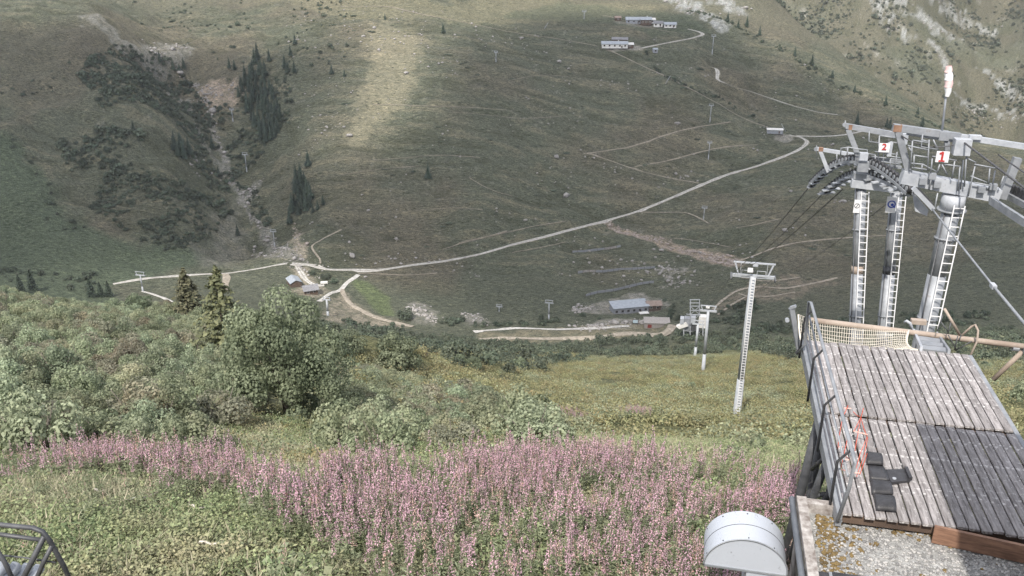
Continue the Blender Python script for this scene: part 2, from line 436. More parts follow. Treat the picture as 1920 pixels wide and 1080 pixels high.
M['pane'] = simple('window_glass', (0.02, 0.025, 0.03), (0.05, 0.055, 0.06), 0.5, 0.15)

# ------------------------------------------------------------------ terrain cover
def pdist(pts, closed=False):
    """distance of every terrain vertex to a polyline of world points, and how far along (0..1)"""
    P = np.array([(p[0], p[1]) for p in pts]); 
    if closed: P = np.vstack([P, P[:1]])
    best = np.full(GX.shape, 1e9); tt = np.zeros(GX.shape)
    m = (GX > P[:, 0].min() - 60) & (GX < P[:, 0].max() + 60) & (GY > P[:, 1].min() - 60) & (GY < P[:, 1].max() + 60)
    x, y = GX[m], GY[m]; b = np.full(x.shape, 1e9); t_ = np.zeros(x.shape)
    L = np.concatenate([[0], np.cumsum(np.hypot(*np.diff(P, axis=0).T))])
    for i in range(len(P) - 1):
        d = P[i + 1] - P[i]; l2 = (d ** 2).sum() + 1e-9
        t = np.clip(((x - P[i, 0]) * d[0] + (y - P[i, 1]) * d[1]) / l2, 0, 1)
        q = np.hypot(x - P[i, 0] - t * d[0], y - P[i, 1] - t * d[1])
        k = q < b; b[k] = q[k]; t_[k] = (L[i] + t[k] * math.sqrt(l2)) / L[-1]
    best[m] = b; tt[m] = t_
    return best, tt
def inside(pts, x, y):
    r = np.zeros(x.shape, bool); n_ = len(pts)
    for i in range(n_):
        x0, y0 = pts[i][0], pts[i][1]; x1, y1 = pts[(i + 1) % n_][0], pts[(i + 1) % n_][1]
        r ^= ((y0 > y) != (y1 > y)) & (x < (x1 - x0) * (y - y0) / (y1 - y0 + 1e-12) + x0)
    return r
def patch(txt, w=4.0, amp=6.0, wl=12.0, broken=False):
    P = hits(txt); d, _ = pdist(P, True)
    sd = np.where(inside(P, GX, GY), d, -d) + fbm(GX / wl, GY / wl + 7, 4) * amp
    return smooth(-w, w, sd) * ((0.4 + 0.6 * smooth(-0.35, 0.15, fbm(GX / 4 + 8, GY / 4, 3))) if broken else 1.0)
def streak(txt, w, amp=2.0, wl=7.0, taper=None):
    d, t = pdist(hits(txt))
    ww = w if taper is None else w + (taper - w) * t
    return smooth(0.25, -0.25, (d + fbm(GX / wl + 3, GY / wl, 3) * amp - ww) / np.maximum(ww, 2.0)) * (0.45 + 0.55 * smooth(-0.3, 0.2, fbm(GX / 3.5, GY / 3.5 + 31, 3)))

def smooth_line(P, n_=None, closed=False):
    """Catmull-Rom through world points"""
    P = [Vector(p) for p in P]; out = []
    for i in range(len(P) - 1):
        p0, p1, p2, p3 = P[max(i - 1, 0)], P[i], P[i + 1], P[min(i + 2, len(P) - 1)]
        k = max(2, int((p2 - p1).length / 4))
        for j in range(k):
            t = j / k
            out.append(0.5 * ((2 * p1) + (p2 - p0) * t + (2 * p0 - 5 * p1 + 4 * p2 - p3) * t * t + (3 * p1 - p0 - 3 * p2 + p3) * t ** 3))
    out.append(P[-1]); return out
ROADS = {  # pixel run, width in metres, material, flatten
    'road': [('212,532 270,524 340,515 420,508 480,499 535,492 575,495 610,505 660,506 720,503 790,496 850,488 905,475 960,460 1030,442 1100,425 1150,411 1200,395 1260,371 1320,345 1380,323 1440,305 1480,290 1505,277 1513,266 1500,256 1480,252', 4.1, 'track'),
             ('1494,253 1540,254 1590,252 1625,244 1650,240', 3.2, 'track'),
             ('1203,92 1235,84 1275,76 1305,71 1318,66 1308,58 1290,51', 4.4, 'track'),
             ('1333,122 1343,127 1346,138 1345,148 1360,158 1400,170 1440,182 1480,196 1530,210 1570,216', 3.6, 'track'),
             ('888,619 960,618 1040,618 1120,614 1180,612', 3.0, 'track'),
             ('900,634 960,637 1020,636 1100,632 1170,628 1240,624 1262,612', 5.5, 'path'),
             ('420,509 424,516 424,530 418,545', 4.2, 'path'),
             ('268,548 300,556 330,565', 2.0, 'track')],
    'path': [('556,497 566,515 574,528 590,534 608,535', 3.6, 'track'), ('598,563 620,552 640,544 650,530 672,517', 3.2, 'track'), ('640,544 655,566 680,583 705,596 730,602 775,612', 3.0, 'path'),
             ('672,514 700,513 760,516 820,512', 1.2, 'path'),
             ('600,497 600,488 588,470 585,460 600,450 640,428', 1.5, 'path'),
             ('1095,285 1140,300 1190,318 1250,333 1310,342', 2.0, 'path'),
             ('1100,285 1170,277 1240,256 1300,240 1370,228', 2.2, 'path'), ('1190,313 1250,302 1320,285 1420,272', 2.0, 'path'),
             ('1140,90 1180,110 1230,135 1290,165 1350,195 1440,240', 2.2, 'path'),
             ('700,196 760,198 840,199 950,208', 1.3, 'path'), ('960,60 1040,73 1120,88', 2.0, 'path'),
             ('640,12 730,12 800,28 850,38 960,60', 2.2, 'path'),
             ('1130,28 1170,38 1220,52 1270,62', 1.6, 'path'),
             ('1376,494 1420,478 1460,462 1530,450 1600,446 1680,440', 1.8, 'path'), ('1335,580 1360,560 1385,545 1420,538 1470,540 1520,533 1570,520', 2.0, 'path'),
             ('1385,552 1420,556 1450,553 1490,548', 1.6, 'path'), ('1345,590 1375,572 1400,556', 1.6, 'path'), ('1390,520 1440,528 1500,520', 1.4, 'path'),
             ('1200,400 1240,398 1290,400 1330,420', 1.6, 'path'), ('960,475 1020,462 1060,454', 1.2, 'path'), ('830,470 870,455 900,445 950,432', 1.2, 'path'),
             ('1380,430 1420,420 1460,410', 1.3, 'path'), ('700,300 760,296 830,290 900,296', 0.9, 'path'), ('780,395 850,388 905,396', 0.9, 'path'), ('640,330 720,318 790,312', 0.8, 'path'), ('960,150 1030,140 1090,150', 0.9, 'path'), ('850,210 960,222 1060,218', 0.9, 'path'), ('1240,445 1300,452 1370,462', 1.0, 'path'), ('860,455 930,440 1000,425 1060,415', 1.0, 'path'), ('880,330 900,345 930,360 960,372', 1.0, 'path')],
}
road_lines = []
for nm, lst in ROADS.items():
    for txt, w, mt in lst:
        L_ = smooth_line(hits(txt)); road_lines.append((nm, L_, w, mt))
# cut and fill for the wider roads so that they lie on benches
for nm, L_, w, mt in road_lines:
    P = np.array([(p.x, p.y) for p in L_])
    z = np.convolve(np.pad([float(H(p.x, p.y)) for p in L_], 4, 'edge'), np.ones(9) / 9, 'valid')
    d, t = pdist(L_)
    Ls = np.concatenate([[0], np.cumsum(np.hypot(*np.diff(P, axis=0).T))]); Ls /= Ls[-1]
    zr = np.interp(t, Ls, z)
    k = smooth(w * 0.5 + 4.5, w * 0.5 + 1.0, d)
    BZ = BZ * (1 - k) + (zr - 0.12) * k
# the gully and the torrent bed are cut into the slope
gully = smooth_line(hits('288,98 330,125 372,160 392,200 402,250 424,305 440,345 466,400 500,440 535,472 560,488'))
d, t = pdist(gully)
BZ -= (24.0 * smooth(74, 0, d) ** 1.4 + 2.0 * smooth(7, 0, d)) * smooth(0, 0.05, t) * smooth(1.0, 0.8, t)
d, t = pdist(hits('1376,494 1330,482 1250,460 1185,440 1140,420'))
BZ -= 1.2 * smooth(6, 0, d)
def knoll(u, v, h, r):
    global BZ
    p = hit(u, v); q = np.hypot(GX - p.x, GY - p.y); BZ = BZ + h * np.exp(-(q / r) ** 2)

for _k in ((750, 690, 3.2, 9), (655, 664, 2.6, 9), (890, 694, 3.0, 9), (862, 684, 2.2, 9), (972, 696, 3.2, 10), (357, 602, 2.0, 8)): knoll(*_k)
nz = lambda a, b, o=4: fbm(GX / a + b, GY / a - b, o)
brown = np.array((0.145, 0.134, 0.109)); green = np.array((0.116, 0.121, 0.102)); lush = np.array((0.098, 0.117, 0.092))
straw = np.array((0.225, 0.207, 0.160)); rock = np.array((0.34, 0.335, 0.33)); scree = np.array((0.27, 0.26, 0.25)); pink = np.array((0.37, 0.305, 0.265))
sand = np.array((0.36, 0.32, 0.275)); dark = np.array((0.075, 0.08, 0.055)); meadow = np.array((0.19, 0.195, 0.11))
brown = brown * 0.93; green = green * np.array((0.95, 0.99, 0.93)); lush = lush * np.array((0.95, 1.0, 0.93))
col = np.ones(GX.shape + (3,)) * green
def lay(mask, c, k=1.0):
    global col
    mm = (np.clip(mask, 0, 1) * k)[..., None]; col = col * (1 - mm) + np.asarray(c) * mm
lay(smooth(-0.25, 0.45, nz(70, 1)) * smooth(440, 560, GY), brown, 0.95)
lay(smooth(0.15, 0.55, nz(26, 5)) * smooth(500, 560, GY), dark, 0.4)
lay(smooth(0.2, 0.5, fbm(GX / 40, GY / 9 + 11, 3)) * smooth(560, 640, GY), straw, 0.28)
lay(smooth(0.035, 0.0, np.abs(fbm(GX / 45 + 9, GY / 7, 3))) * smooth(0.0, 0.3, nz(60, 3)) * smooth(540, 600, GY), straw, 0.45)   # grazing trods
lay(smooth(0.02, 0.0, np.abs(fbm(GX / 60 + 2, GY / 10 + 5, 3) - 0.15)) * smooth(0, 0.3, nz(40, 13)) * smooth(540, 600, GY), scree, 0.4)
lay(smooth(0.62, 0.72, nz(4, 8, 2)) * smooth(520, 560, GY), scree, 0.35)                                                          # scattered stones
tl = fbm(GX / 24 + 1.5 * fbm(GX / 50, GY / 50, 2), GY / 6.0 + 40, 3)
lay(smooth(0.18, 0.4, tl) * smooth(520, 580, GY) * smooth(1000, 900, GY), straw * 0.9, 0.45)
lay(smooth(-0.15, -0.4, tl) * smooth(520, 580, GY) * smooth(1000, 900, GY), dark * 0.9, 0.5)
lay(patch('-300,260 40,270 90,340 150,420 260,462 370,478 390,500 300,515 215,535 -300,530', 6, 8), lush, 0.95)
lay(patch('0,40 170,40 200,150 60,240 0,240', 10, 20, 30), brown, 0.6)
lay(smooth(940, 1010, GY), np.array((0.148, 0.142, 0.112)))
lay(smooth(0.0, 0.5, nz(120, 6)) * smooth(960, 1050, GY), green * 1.25, 0.8)
lay(smooth(0.42, 0.58, fbm(GX / 26, GY / 60 + 3, 5)) * smooth(1050, 1150, GY), rock, 0.7)
lay(smooth(-0.05, 0.3, fbm(GX / 22 + 7, GY / 40 + 3, 5)) * smooth(1000, 1100, GY), dark * 1.25, 0.5)
lay(patch('420,-30 640,-10 830,10 1000,-20 1060,5 1290,15 1000,45 840,45 640,40', 6, 10), np.array((0.20, 0.19, 0.14)), 0.7)
lay(patch('690,40 790,50 790,110 770,190 660,270 650,255 690,150', 8, 14), straw * 1.25, 0.6)  # the sunlit patch: extra brightness painted into the ground colour
lay(patch('930,30 1060,5 1300,30 1330,62 1220,70 1130,40', 6, 8), lush, 0.5)
lay(patch('655,522 690,528 730,560 738,592 715,590 690,565', 2, 2), np.array((0.125, 0.155, 0.085)), 0.85)
for tx, w, a in [('176,32 200,55 225,80 262,98 285,104', 9, 8), ('285,92 330,84 352,92 300,104', 7, 6), ('392,205 404,255 424,305', 2.2, 4), ('424,305 440,345 466,400 500,440', 2.4, 4),
                 ('498,438 535,470 562,490', 4, 4), ('420,330 380,262 340,190', 2.5, 4), ('480,345 465,372', 4, 4), ('350,190 320,180', 3, 3)]:
    lay(streak(tx, w, a), rock * 0.75, 0.75)
lay(patch('375,160 412,150 446,152 442,192 405,200 385,188', 3, 7, 8, broken=True), pink * 1.05, 0.9)
lay(patch('352,485 400,430 438,375 456,380 450,430 475,480 440,506 385,500', 6, 12, 14, broken=True), scree, 0.5)
lay(patch('480,470 520,470 560,480 560,492 500,486', 4, 6, broken=True), scree, 0.9)
lay(patch('548,425 560,440 574,468 572,482 556,478 545,455', 2, 4, 6), sand, 0.8)
for tx, w, tp in [('1138,420 1185,440 1250,460 1325,482 1378,494', 3.0, 8.0)]:
    lay(streak(tx, w, 2.5, 6, tp), pink, 0.95)
lay(patch('1385,535 1350,560 1340,585 1400,570 1470,560 1560,530 1480,520', 4, 10, 8, broken=True), pink * 0.75, 0.6)
lay(patch('1073,583 1112,570 1182,549 1207,548 1216,557 1250,563 1256,572 1212,586 1150,590 1110,588', 1.5, 2.5, broken=True), scree * 1.05)
lay(patch('1120,600 1190,596 1225,612 1180,618 1090,616', 2, 4, 6), scree, 0.85)
lay(patch('890,622 1250,600 1262,622 1180,632 1100,640 960,646 890,636', 2, 4, 10, broken=True), np.array((0.25, 0.225, 0.175)), 0.8)
lay(patch('612,560 640,548 660,560 700,590 765,604 770,614 700,616 640,606 612,600', 3, 6, 8, broken=True), sand * 0.9, 0.85)
lay(patch('762,568 800,570 818,585 812,606 775,606', 2, 4, 5, broken=True), scree, 0.9)
lay(patch('870,588 905,590 918,604 880,608', 2, 4, 5), scree, 0.8)
lay(patch('540,500 575,500 600,535 620,545 590,562 540,545 570,535', 2, 3, 6), sand, 0.7)
lay(patch('1235,500 1290,498 1300,530 1250,540 1230,520', 3, 8, 5) * smooth(0.1, 0.3, nz(6, 2, 3)), scree, 0.9)
lay(patch('1452,248 1482,252 1488,262 1470,268 1452,262', 1, 1), scree)
lay(patch('1130,85 1200,86 1205,93 1140,95', 1, 1), scree * 1.2)
lay(patch('1150,40 1270,45 1268,52 1190,50', 1, 2), scree, 0.6)
for tx, w, a in [('1648,0 1660,30 1672,50 1692,62', 16, 14), ('1690,0 1722,28 1748,48 1775,62', 26, 22), ('1752,0 1800,24 1850,62', 18, 18), ('1748,82 1762,98 1776,122', 7, 6), ('1270,0 1300,24 1342,36', 14, 12),
                 ('1352,0 1385,20', 12, 10), ('1800,190 1850,205 1900,225', 14, 20), ('1840,130 1880,160 1915,185', 8, 12)]:
    lay(streak(tx, w, a, 18) * smooth(-0.3, 0.0, fbm((GX - 0.5 * GY) / 7, (GX + 0.6 * GY) / 30, 4)), np.array((0.34, 0.35, 0.37)), 1.0)
# the near slope: grassy, with warmer patches set by noise
lay(smooth(440, 330, GY), meadow)
lay(smooth(-0.1, 0.5, nz(9, 4)) * smooth(440, 330, GY), green * 1.1, 0.7)
lay(smooth(0.1, 0.4, nz(14, 9)) * smooth(300, 200, GY), np.array((0.26, 0.235, 0.11)), 0.6)
lay(smooth(45, 25, GY), np.array((0.16, 0.155, 0.085)), 0.8)
lay(patch('230,960 420,1000 500,1080 150,1080', 1.0, 1.6, 1.5), np.array((0.30, 0.255, 0.185)), 0.7)

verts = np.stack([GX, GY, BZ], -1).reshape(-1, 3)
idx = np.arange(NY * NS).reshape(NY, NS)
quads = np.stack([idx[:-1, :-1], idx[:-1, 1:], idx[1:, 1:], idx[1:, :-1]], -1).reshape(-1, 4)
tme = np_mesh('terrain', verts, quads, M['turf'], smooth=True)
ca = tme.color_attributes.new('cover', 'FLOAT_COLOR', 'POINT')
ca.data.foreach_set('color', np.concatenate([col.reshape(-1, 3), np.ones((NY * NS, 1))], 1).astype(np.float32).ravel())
tag(obj('terrain', tme), kind='structure', label='grassy alpine valley and the slopes around it')
# roads and paths as strips draped on the ground
M['verge'] = gravel_mat('grassy_middle', (0.20, 0.19, 0.15), (0.33, 0.31, 0.26), 0.7)
def strip(nm, L_, w, mt, lift):
    vs, fs, mi = [], [], []; ks = (-0.5, -0.36, -0.07, 0.07, 0.36, 0.5); nk = len(ks)
    for i, p in enumerate(L_):
        t = (L_[min(i + 1, len(L_) - 1)] - L_[max(i - 1, 0)]); t.z = 0; t.normalize()
        sd = Vector((t.y, -t.x, 0)); ww = w * (1 + 0.45 * float(fbm(np.array(i / 3.0), np.array(w * 9.0), 3)))
        for k in ks:
            q = p + sd * (k * ww + (0.45 if abs(k) > 0.4 else 0.1) * float(fbm(np.array(i / 1.7), np.array(k * 50 + w), 2)))
            vs.append((q.x, q.y, float(H(q.x, q.y)) + lift - (0.1 if abs(k) > 0.4 else -0.03 if abs(k) < 0.1 else 0)))
    for i in range(len(L_) - 1):
        for k in range(nk - 1): a = nk * i + k; fs.append((a, a + 1, a + nk + 1, a + nk)); mi.append(1 if k in (0, 2, 4) else 0)
    me = np_mesh(nm, vs, fs, [M[mt], M['verge'] if w > 3.4 and mt == 'track' else M[mt]], smooth=True)
    me.polygons.foreach_set('material_index', mi); return me
for i, (nm, L_, w, mt) in enumerate(road_lines):
    tag(obj(nm, strip(nm, L_, w, mt, 0.24 + 0.006 * i)), kind='structure', label='pale gravel road on the valley side' if nm == 'road' else 'narrow trodden path across the grass')

# ------------------------------------------------------------------ the cloud that shades the valley (high above, out of frame)
CZ = 1150.0
CLOUD_OP = 0.54                    # how dense the vapour sheet is at its middle (top and base each)
def lift_to_cloud(p):
    k = (CZ - p[2]) / sun_to.z; return (p[0] + sun_to.x * k, p[1] + sun_to.y * k)
shade = '0,35 150,22 250,75 330,95 430,78 590,75 690,100 700,160 680,215 640,262 660,275 735,235 775,180 790,110 845,50 910,60 960,18 1060,12 1150,25 1290,20 1400,62 1500,116 1600,170 1760,242 1900,305 2250,480 2250,600 1750,625 1500,640 1250,632 1000,630 860,610 760,560 690,530 600,512 520,500 400,512 200,534'
_sh = hits(shade)
_sh = [Vector((-620, 950, 200))] + _sh + [Vector((-330, 470, 30)), Vector((-620, 470, 60))]
CPoly = [lift_to_cloud(p) for p in _sh]
THIN = [lift_to_cloud(p) for p in hits('440,60 700,60 790,130 800,210 740,290 640,360 560,330 520,200')]
cxs = np.array(CPoly)
cs = 9.0
gx = np.arange(cxs[:, 0].min() - 40, cxs[:, 0].max() + 40, cs); gy = np.arange(cxs[:, 1].min() - 40, cxs[:, 1].max() + 40, cs)
X, Yc = np.meshgrid(gx, gy)
oGX, oGY = GX, GY
GX, GY = X, Yc
dd, _ = pdist(CPoly, True)
dt, _ = pdist(THIN, True)
GX, GY = oGX, oGY
sd = np.where(inside(CPoly, X, Yc), dd, -dd) + fbm(X / 60, Yc / 60, 4) * 16
ragged = sd + fbm(X / 14, Yc / 14, 3) * 16           # frayed rim: gaps let some sun through
cell = (ragged[:-1, :-1] > 0)
th = 6 + 42 * smooth(0, 120, sd) * (0.7 + 0.5 * fbm(X / 70 + 4, Yc / 70, 4))
nyc, nxc = X.shape
top = np.stack([X, Yc, CZ + th], -1).reshape(-1, 3); bot = np.stack([X, Yc, CZ - 0.4 * th], -1).reshape(-1, 3)
ii = np.arange(nyc * nxc).reshape(nyc, nxc); nn = nyc * nxc
cq = np.stack([ii[:-1, :-1], ii[:-1, 1:], ii[1:, 1:], ii[1:, :-1]], -1)[cell]
fs = [cq, cq[:, ::-1] + nn]
pad = np.pad(cell, 1)
for (dy, dx, a, b) in ((-1, 0, (0, 0), (0, 1)), (1, 0, (1, 1), (1, 0)), (0, -1, (1, 0), (0, 0)), (0, 1, (0, 1), (1, 1))):
    e = cell & ~pad[1 + dy:1 + dy + nyc - 1, 1 + dx:1 + dx + nxc - 1]
    r_, c_ = np.nonzero(e)
    i0 = ii[r_ + a[0], c_ + a[1]]; i1 = ii[r_ + b[0], c_ + b[1]]
    fs.append(np.stack([i1, i0, i0 + nn, i1 + nn], -1))
def cloud_mat():
    m, nt, b, N, L = nodes('cloud_vapour')
    d_ = N.new('ShaderNodeBsdfDiffuse'); d_.inputs['Color'].default_value = (0.9, 0.9, 0.9, 1)
    t_ = N.new('ShaderNodeBsdfTranslucent'); t_.inputs['Color'].default_value = (0.93, 0.94, 0.95, 1)
    x_ = N.new('ShaderNodeMixShader'); x_.inputs[0].default_value = 0.6
    L(d_.outputs[0], x_.inputs[1]); L(t_.outputs[0], x_.inputs[2])
    # thin vapour: part of the sun comes straight through, more of it near the rim
    a = N.new('ShaderNodeAttribute'); a.attribute_name = 'tint'
    tp = N.new('ShaderNodeBsdfTransparent'); y_ = N.new('ShaderNodeMixShader')
    L(a.outputs['Fac'], y_.inputs[0]); L(tp.outputs[0], y_.inputs[1]); L(x_.outputs[0], y_.inputs[2])
    L(y_.outputs[0], N['Material Output'].inputs['Surface'])
    return m
tag(obj('cloud', np_mesh('cloud', np.vstack([top, bot]), np.vstack(fs), cloud_mat(), smooth=True, tint=np.tile((0.08 + CLOUD_OP * smooth(-8, 58, sd) * (1 - 0.3 * smooth(-50, 60, np.where(inside(THIN, X, Yc), dt, -dt) + 14 * fbm(X / 40, Yc / 40, 3)))).ravel(), 2))), 'flat white fair weather cloud drifting over the valley', kind='stuff')

# ------------------------------------------------------------------ plant meshes
def leaves(cen, nrm, L, W, rg, wob=0.8, droop=0.0):
    """one small pointed quad per centre; returns verts, faces, tint"""
    n_ = len(cen)
    nr = nrm + rg.normal(0, wob, (n_, 3)); nr /= np.linalg.norm(nr, axis=1, keepdims=True) + 1e-9
    a = rg.normal(0, 1, (n_, 3)); a[:, 2] -= droop; a -= nr * (a * nr).sum(1, keepdims=True); a /= np.linalg.norm(a, axis=1, keepdims=True) + 1e-9
    b = np.cross(nr, a)
    L = (L * rg.uniform(0.7, 1.3, n_))[:, None]; W = (W * rg.uniform(0.7, 1.3, n_))[:, None]
    v = np.stack([cen - a * L / 2, cen + b * W / 2 + nr * W * 0.12, cen + a * L / 2, cen - b * W / 2 + nr * W * 0.12], 1).reshape(-1, 3)
    f = np.arange(4 * n_).reshape(-1, 4)
    return v, f, np.repeat(rg.random(n_), 4)
def lobes(rg, w, h, nl, r0, z0=0.15):
    c = []
    while len(c) < nl:
        p = rg.uniform(-1, 1, 3)
        if np.linalg.norm(p) < 1: c.append(p)
    c = np.array(c); c[:, :2] *= (w / 2 - r0 * 0.6); c[:, 2] = h * z0 + (c[:, 2] * 0.5 + 0.5) * (h * (1 - z0) - r0)
    c[:, 2] *= 1 - 0.35 * (np.hypot(c[:, 0], c[:, 1]) / (w / 2)) ** 2
    return c, r0 * rg.uniform(0.65, 1.2, nl)
def crown_mesh(name, seed, w, h, nl, r0, n_leaf, L, W, mat, z0=0.1, wob=0.7):
    rg = np.random.default_rng(seed); c, r = lobes(rg, w, h, nl, r0, z0)
    k = rg.integers(0, nl, n_leaf); d = rg.normal(0, 1, (n_leaf, 3)); d[:, 2] += 0.25; d /= np.linalg.norm(d, axis=1, keepdims=True)
    rr = r[k] * rg.uniform(0.72, 1.06, n_leaf)
    p = c[k] + d * rr[:, None]
    keep = np.ones(n_leaf, bool)
    for i in range(nl): keep &= (np.linalg.norm(p - c[i], axis=1) > r[i] * 0.62) | (k == i)
    keep &= p[:, 2] > 0.02
    v, f, t = leaves(p[keep], d[keep], L, W, rg, wob)
    lobe_t = rg.random(nl)[k[keep]]
    t = np.clip(0.6 * t + 0.4 * np.repeat(lobe_t, 4), 0, 1)
    return np_mesh(name, v, f, mat, tint=t)
def stems_mesh(name, seed, h, w, n_, r=0.05):
    rg = random.Random(seed); m = MB()
    for i in range(n_):
        a = rg.uniform(0, 6.28); q = rg.uniform(0.2, 0.9) * w / 2
        m.tube([(0.1 * math.cos(a), 0.1 * math.sin(a), -0.3), (q * 0.35 * math.cos(a), q * 0.35 * math.sin(a), h * 0.35), (q * math.cos(a), q * math.sin(a), h * rg.uniform(0.65, 0.9))], r, 5, r2=r * 0.35)
    return m.mesh(name, M['bark'], True)
def conifer_mesh(name, seed, h, r, tiers, per, blades, bl, bw, mat):
    """needle sprays on drooping boughs"""
    rg = np.random.default_rng(seed); P = []; Nn = []
    for i in range(tiers):
        t = i / (tiers - 1); z = h * (0.06 + 0.92 * t); rad = r * (1 - t) ** 0.85 * rg.uniform(0.82, 1.1) + 0.03 * r
        for k in range(max(4, int(per * (1 - 0.6 * t)))):
            a = rg.uniform(0, 6.28); ln = rad * rg.uniform(0.7, 1.12)
            for s_ in np.linspace(0.25, 1.0, blades):
                P.append((math.cos(a) * ln * s_ + rg.normal(0, 0.06 * ln), math.sin(a) * ln * s_ + rg.normal(0, 0.06 * ln), z + 0.10 * rad - 0.35 * ln * s_ * s_ + rg.normal(0, 0.02 * h)))
                Nn.append((math.cos(a) * 0.5, math.sin(a) * 0.5, 0.8))
    P = np.array(P); Nn = np.array(Nn)
    v, f, t = leaves(P, Nn, bl, bw, rg, 0.5, droop=0.6)
    return np_mesh(name, v, f, mat, tint=t)
def trunk_mesh(name, h, r):
    return MB().tube([(0, 0, -0.6), (0, 0, h * 0.5), (0, 0, h)], r, 6, r2=r * 0.15).mesh(name, M['bark'], True)
def ico(sub=2):
    bm = bmesh.new(); bmesh.ops.create_icosphere(bm, subdivisions=sub, radius=1.0)
    v = np.array([q.co[:] for q in bm.verts]); f = np.array([[w.index for w in q.verts] for q in bm.faces]); bm.free(); return v, f
ICO2 = ico(2); ICO3 = ico(3)
def lump_mesh(name, seed, mat, sx, sy, sz, amp, sub=2, freq=1.7, flat=0.0):
    rg = np.random.default_rng(seed); v, f = (ICO2 if sub == 2 else ICO3); v = v.copy(); o = rg.uniform(0, 50, 3)
    n_ = fbm(v[:, 0] * freq + o[0] + v[:, 2], v[:, 1] * freq + o[1] - v[:, 2] * 0.7, 3) + 0.6 * fbm(v[:, 2] * freq * 1.5 + o[2], v[:, 0] * freq * 1.5 + o[1], 2)
    v = v * (1 + amp * n_[:, None]) * np.array((sx, sy, sz))
    if flat: v[:, 2] = np.maximum(v[:, 2], -flat * sz)
    v[:, 2] += sz * 0.55
    t = np.clip(0.5 + 0.6 * rg.normal(0, 0.5, len(v)), 0, 1)
    return np_mesh(name, v, f, mat, tint=t)
def far_conifer_mesh(name, seed, h, r, mat):
    rg = np.random.default_rng(seed); vs = []; fs = []; tt = []
    for i in range(13):
        t = i / 12; z = h * (0.07 + 0.88 * t); rad = r * (1 - t) ** 0.8 * rg.uniform(0.8, 1.15) + 0.12
        k = 9 if i < 8 else 6; a0 = rg.uniform(0, 6)
        for j in range(k):
            a = a0 + 6.283 * j / k + rg.normal(0, 0.12); ln = rad * rg.uniform(0.65, 1.15); wd = 6.283 / k * 0.62
            n_ = len(vs)
            vs += [(0, 0, z + 0.12 * h * (1 - t) + 0.25), (math.cos(a - wd) * ln * 0.62, math.sin(a - wd) * ln * 0.62, z - 0.02 * h), (math.cos(a) * ln, math.sin(a) * ln, z - 0.05 * h), (math.cos(a + wd) * ln * 0.62, math.sin(a + wd) * ln * 0.62, z - 0.02 * h)]
            fs.append((n_, n_ + 1, n_ + 2, n_ + 3)); tt += [rg.random()] * 4
    vs += [(0, 0, h * 1.02), (0.12, 0, h * 0.9), (-0.06, 0.1, h * 0.9), (-0.06, -0.1, h * 0.9)]; n_ = len(vs); fs += [(n_ - 4, n_ - 3, n_ - 2, n_ - 1)]; tt += [0.5] * 4
    return np_mesh(name, vs, fs, mat, tint=tt)

# ------------------------------------------------------------------ scattering uncountable stuff
def scatter(name, protos, pts, rz, scl, pick, label, tiltx=None, parent=None):
    col_ = bpy.data.collections.new(name + '_kinds')
    for i, me in enumerate(protos):
        col_.objects.link(bpy.data.objects.new('%s_kind_%02d' % (name, i), me))
    me = bpy.data.meshes.new(name); me.vertices.add(len(pts)); me.vertices.foreach_set('co', np.asarray(pts, np.float32).ravel())
    def at_(nm, ty, val, key='value'):
        a = me.attributes.new(nm, ty, 'POINT'); a.data.foreach_set(key, val)
    rot = np.zeros((len(pts), 3), np.float32); rot[:, 2] = rz
    if tiltx is not None: rot[:, 0] = tiltx[:, 0]; rot[:, 1] = tiltx[:, 1]
    at_('rot', 'FLOAT_VECTOR', rot.ravel(), 'vector'); at_('scl', 'FLOAT', np.asarray(scl, np.float32)); at_('pick', 'INT', np.asarray(pick, np.int32))
    o = obj(name, me)
    ng = bpy.data.node_groups.new(name, 'GeometryNodeTree')
    ng.interface.new_socket('Geometry', in_out='INPUT', socket_type='NodeSocketGeometry'); ng.interface.new_socket('Geometry', in_out='OUTPUT', socket_type='NodeSocketGeometry')
    N = ng.nodes; gi = N.new('NodeGroupInput'); go = N.new('NodeGroupOutput'); ip = N.new('GeometryNodeInstanceOnPoints'); ci = N.new('GeometryNodeCollectionInfo')
    ci.inputs['Collection'].default_value = col_; ci.inputs['Separate Children'].default_value = True; ci.inputs['Reset Children'].default_value = True
    ip.inputs['Pick Instance'].default_value = True
    def na(nm, ty):
        q = N.new('GeometryNodeInputNamedAttribute'); q.data_type = ty; q.inputs['Name'].default_value = nm; return q.outputs['Attribute']
    lk = ng.links.new
    lk(gi.outputs[0], ip.inputs['Points']); lk(ci.outputs[0], ip.inputs['Instance']); lk(na('pick', 'INT'), ip.inputs['Instance Index'])
    lk(na('rot', 'FLOAT_VECTOR'), ip.inputs['Rotation']); lk(na('scl', 'FLOAT'), ip.inputs['Scale']); lk(ip.outputs[0], go.inputs[0])
    md = o.modifiers.new('scatter', 'NODES'); md.node_group = ng
    return tag(o, label, kind='stuff')
def project(x, y, z):
    dz = z - EYE; f = y * CT - dz * ST; up = y * ST + dz * CT
    return 960 + 1625 * x / f, 540 - 1625 * up / f
def sow(y0, y1, s0, s1, dens, rg, mask=None):
    """random ground points between two distances and two bearings (x/y); dens per m2"""
    n_ = int(dens * (y1 ** 2 - y0 ** 2) / 2 * (s1 - s0))
    y = np.sqrt(rg.uniform(y0 ** 2, y1 ** 2, n_)); x = rg.uniform(s0, s1, n_) * y
    z = H(x, y)
    u, v = project(x, y, z)
    k = np.ones(n_, bool) if mask is None else mask(x, y, u, v)
    return np.stack([x, y, z], 1)[k]
def poly_px(txt): return [tuple(map(float, p.split(','))) for p in txt.split()]
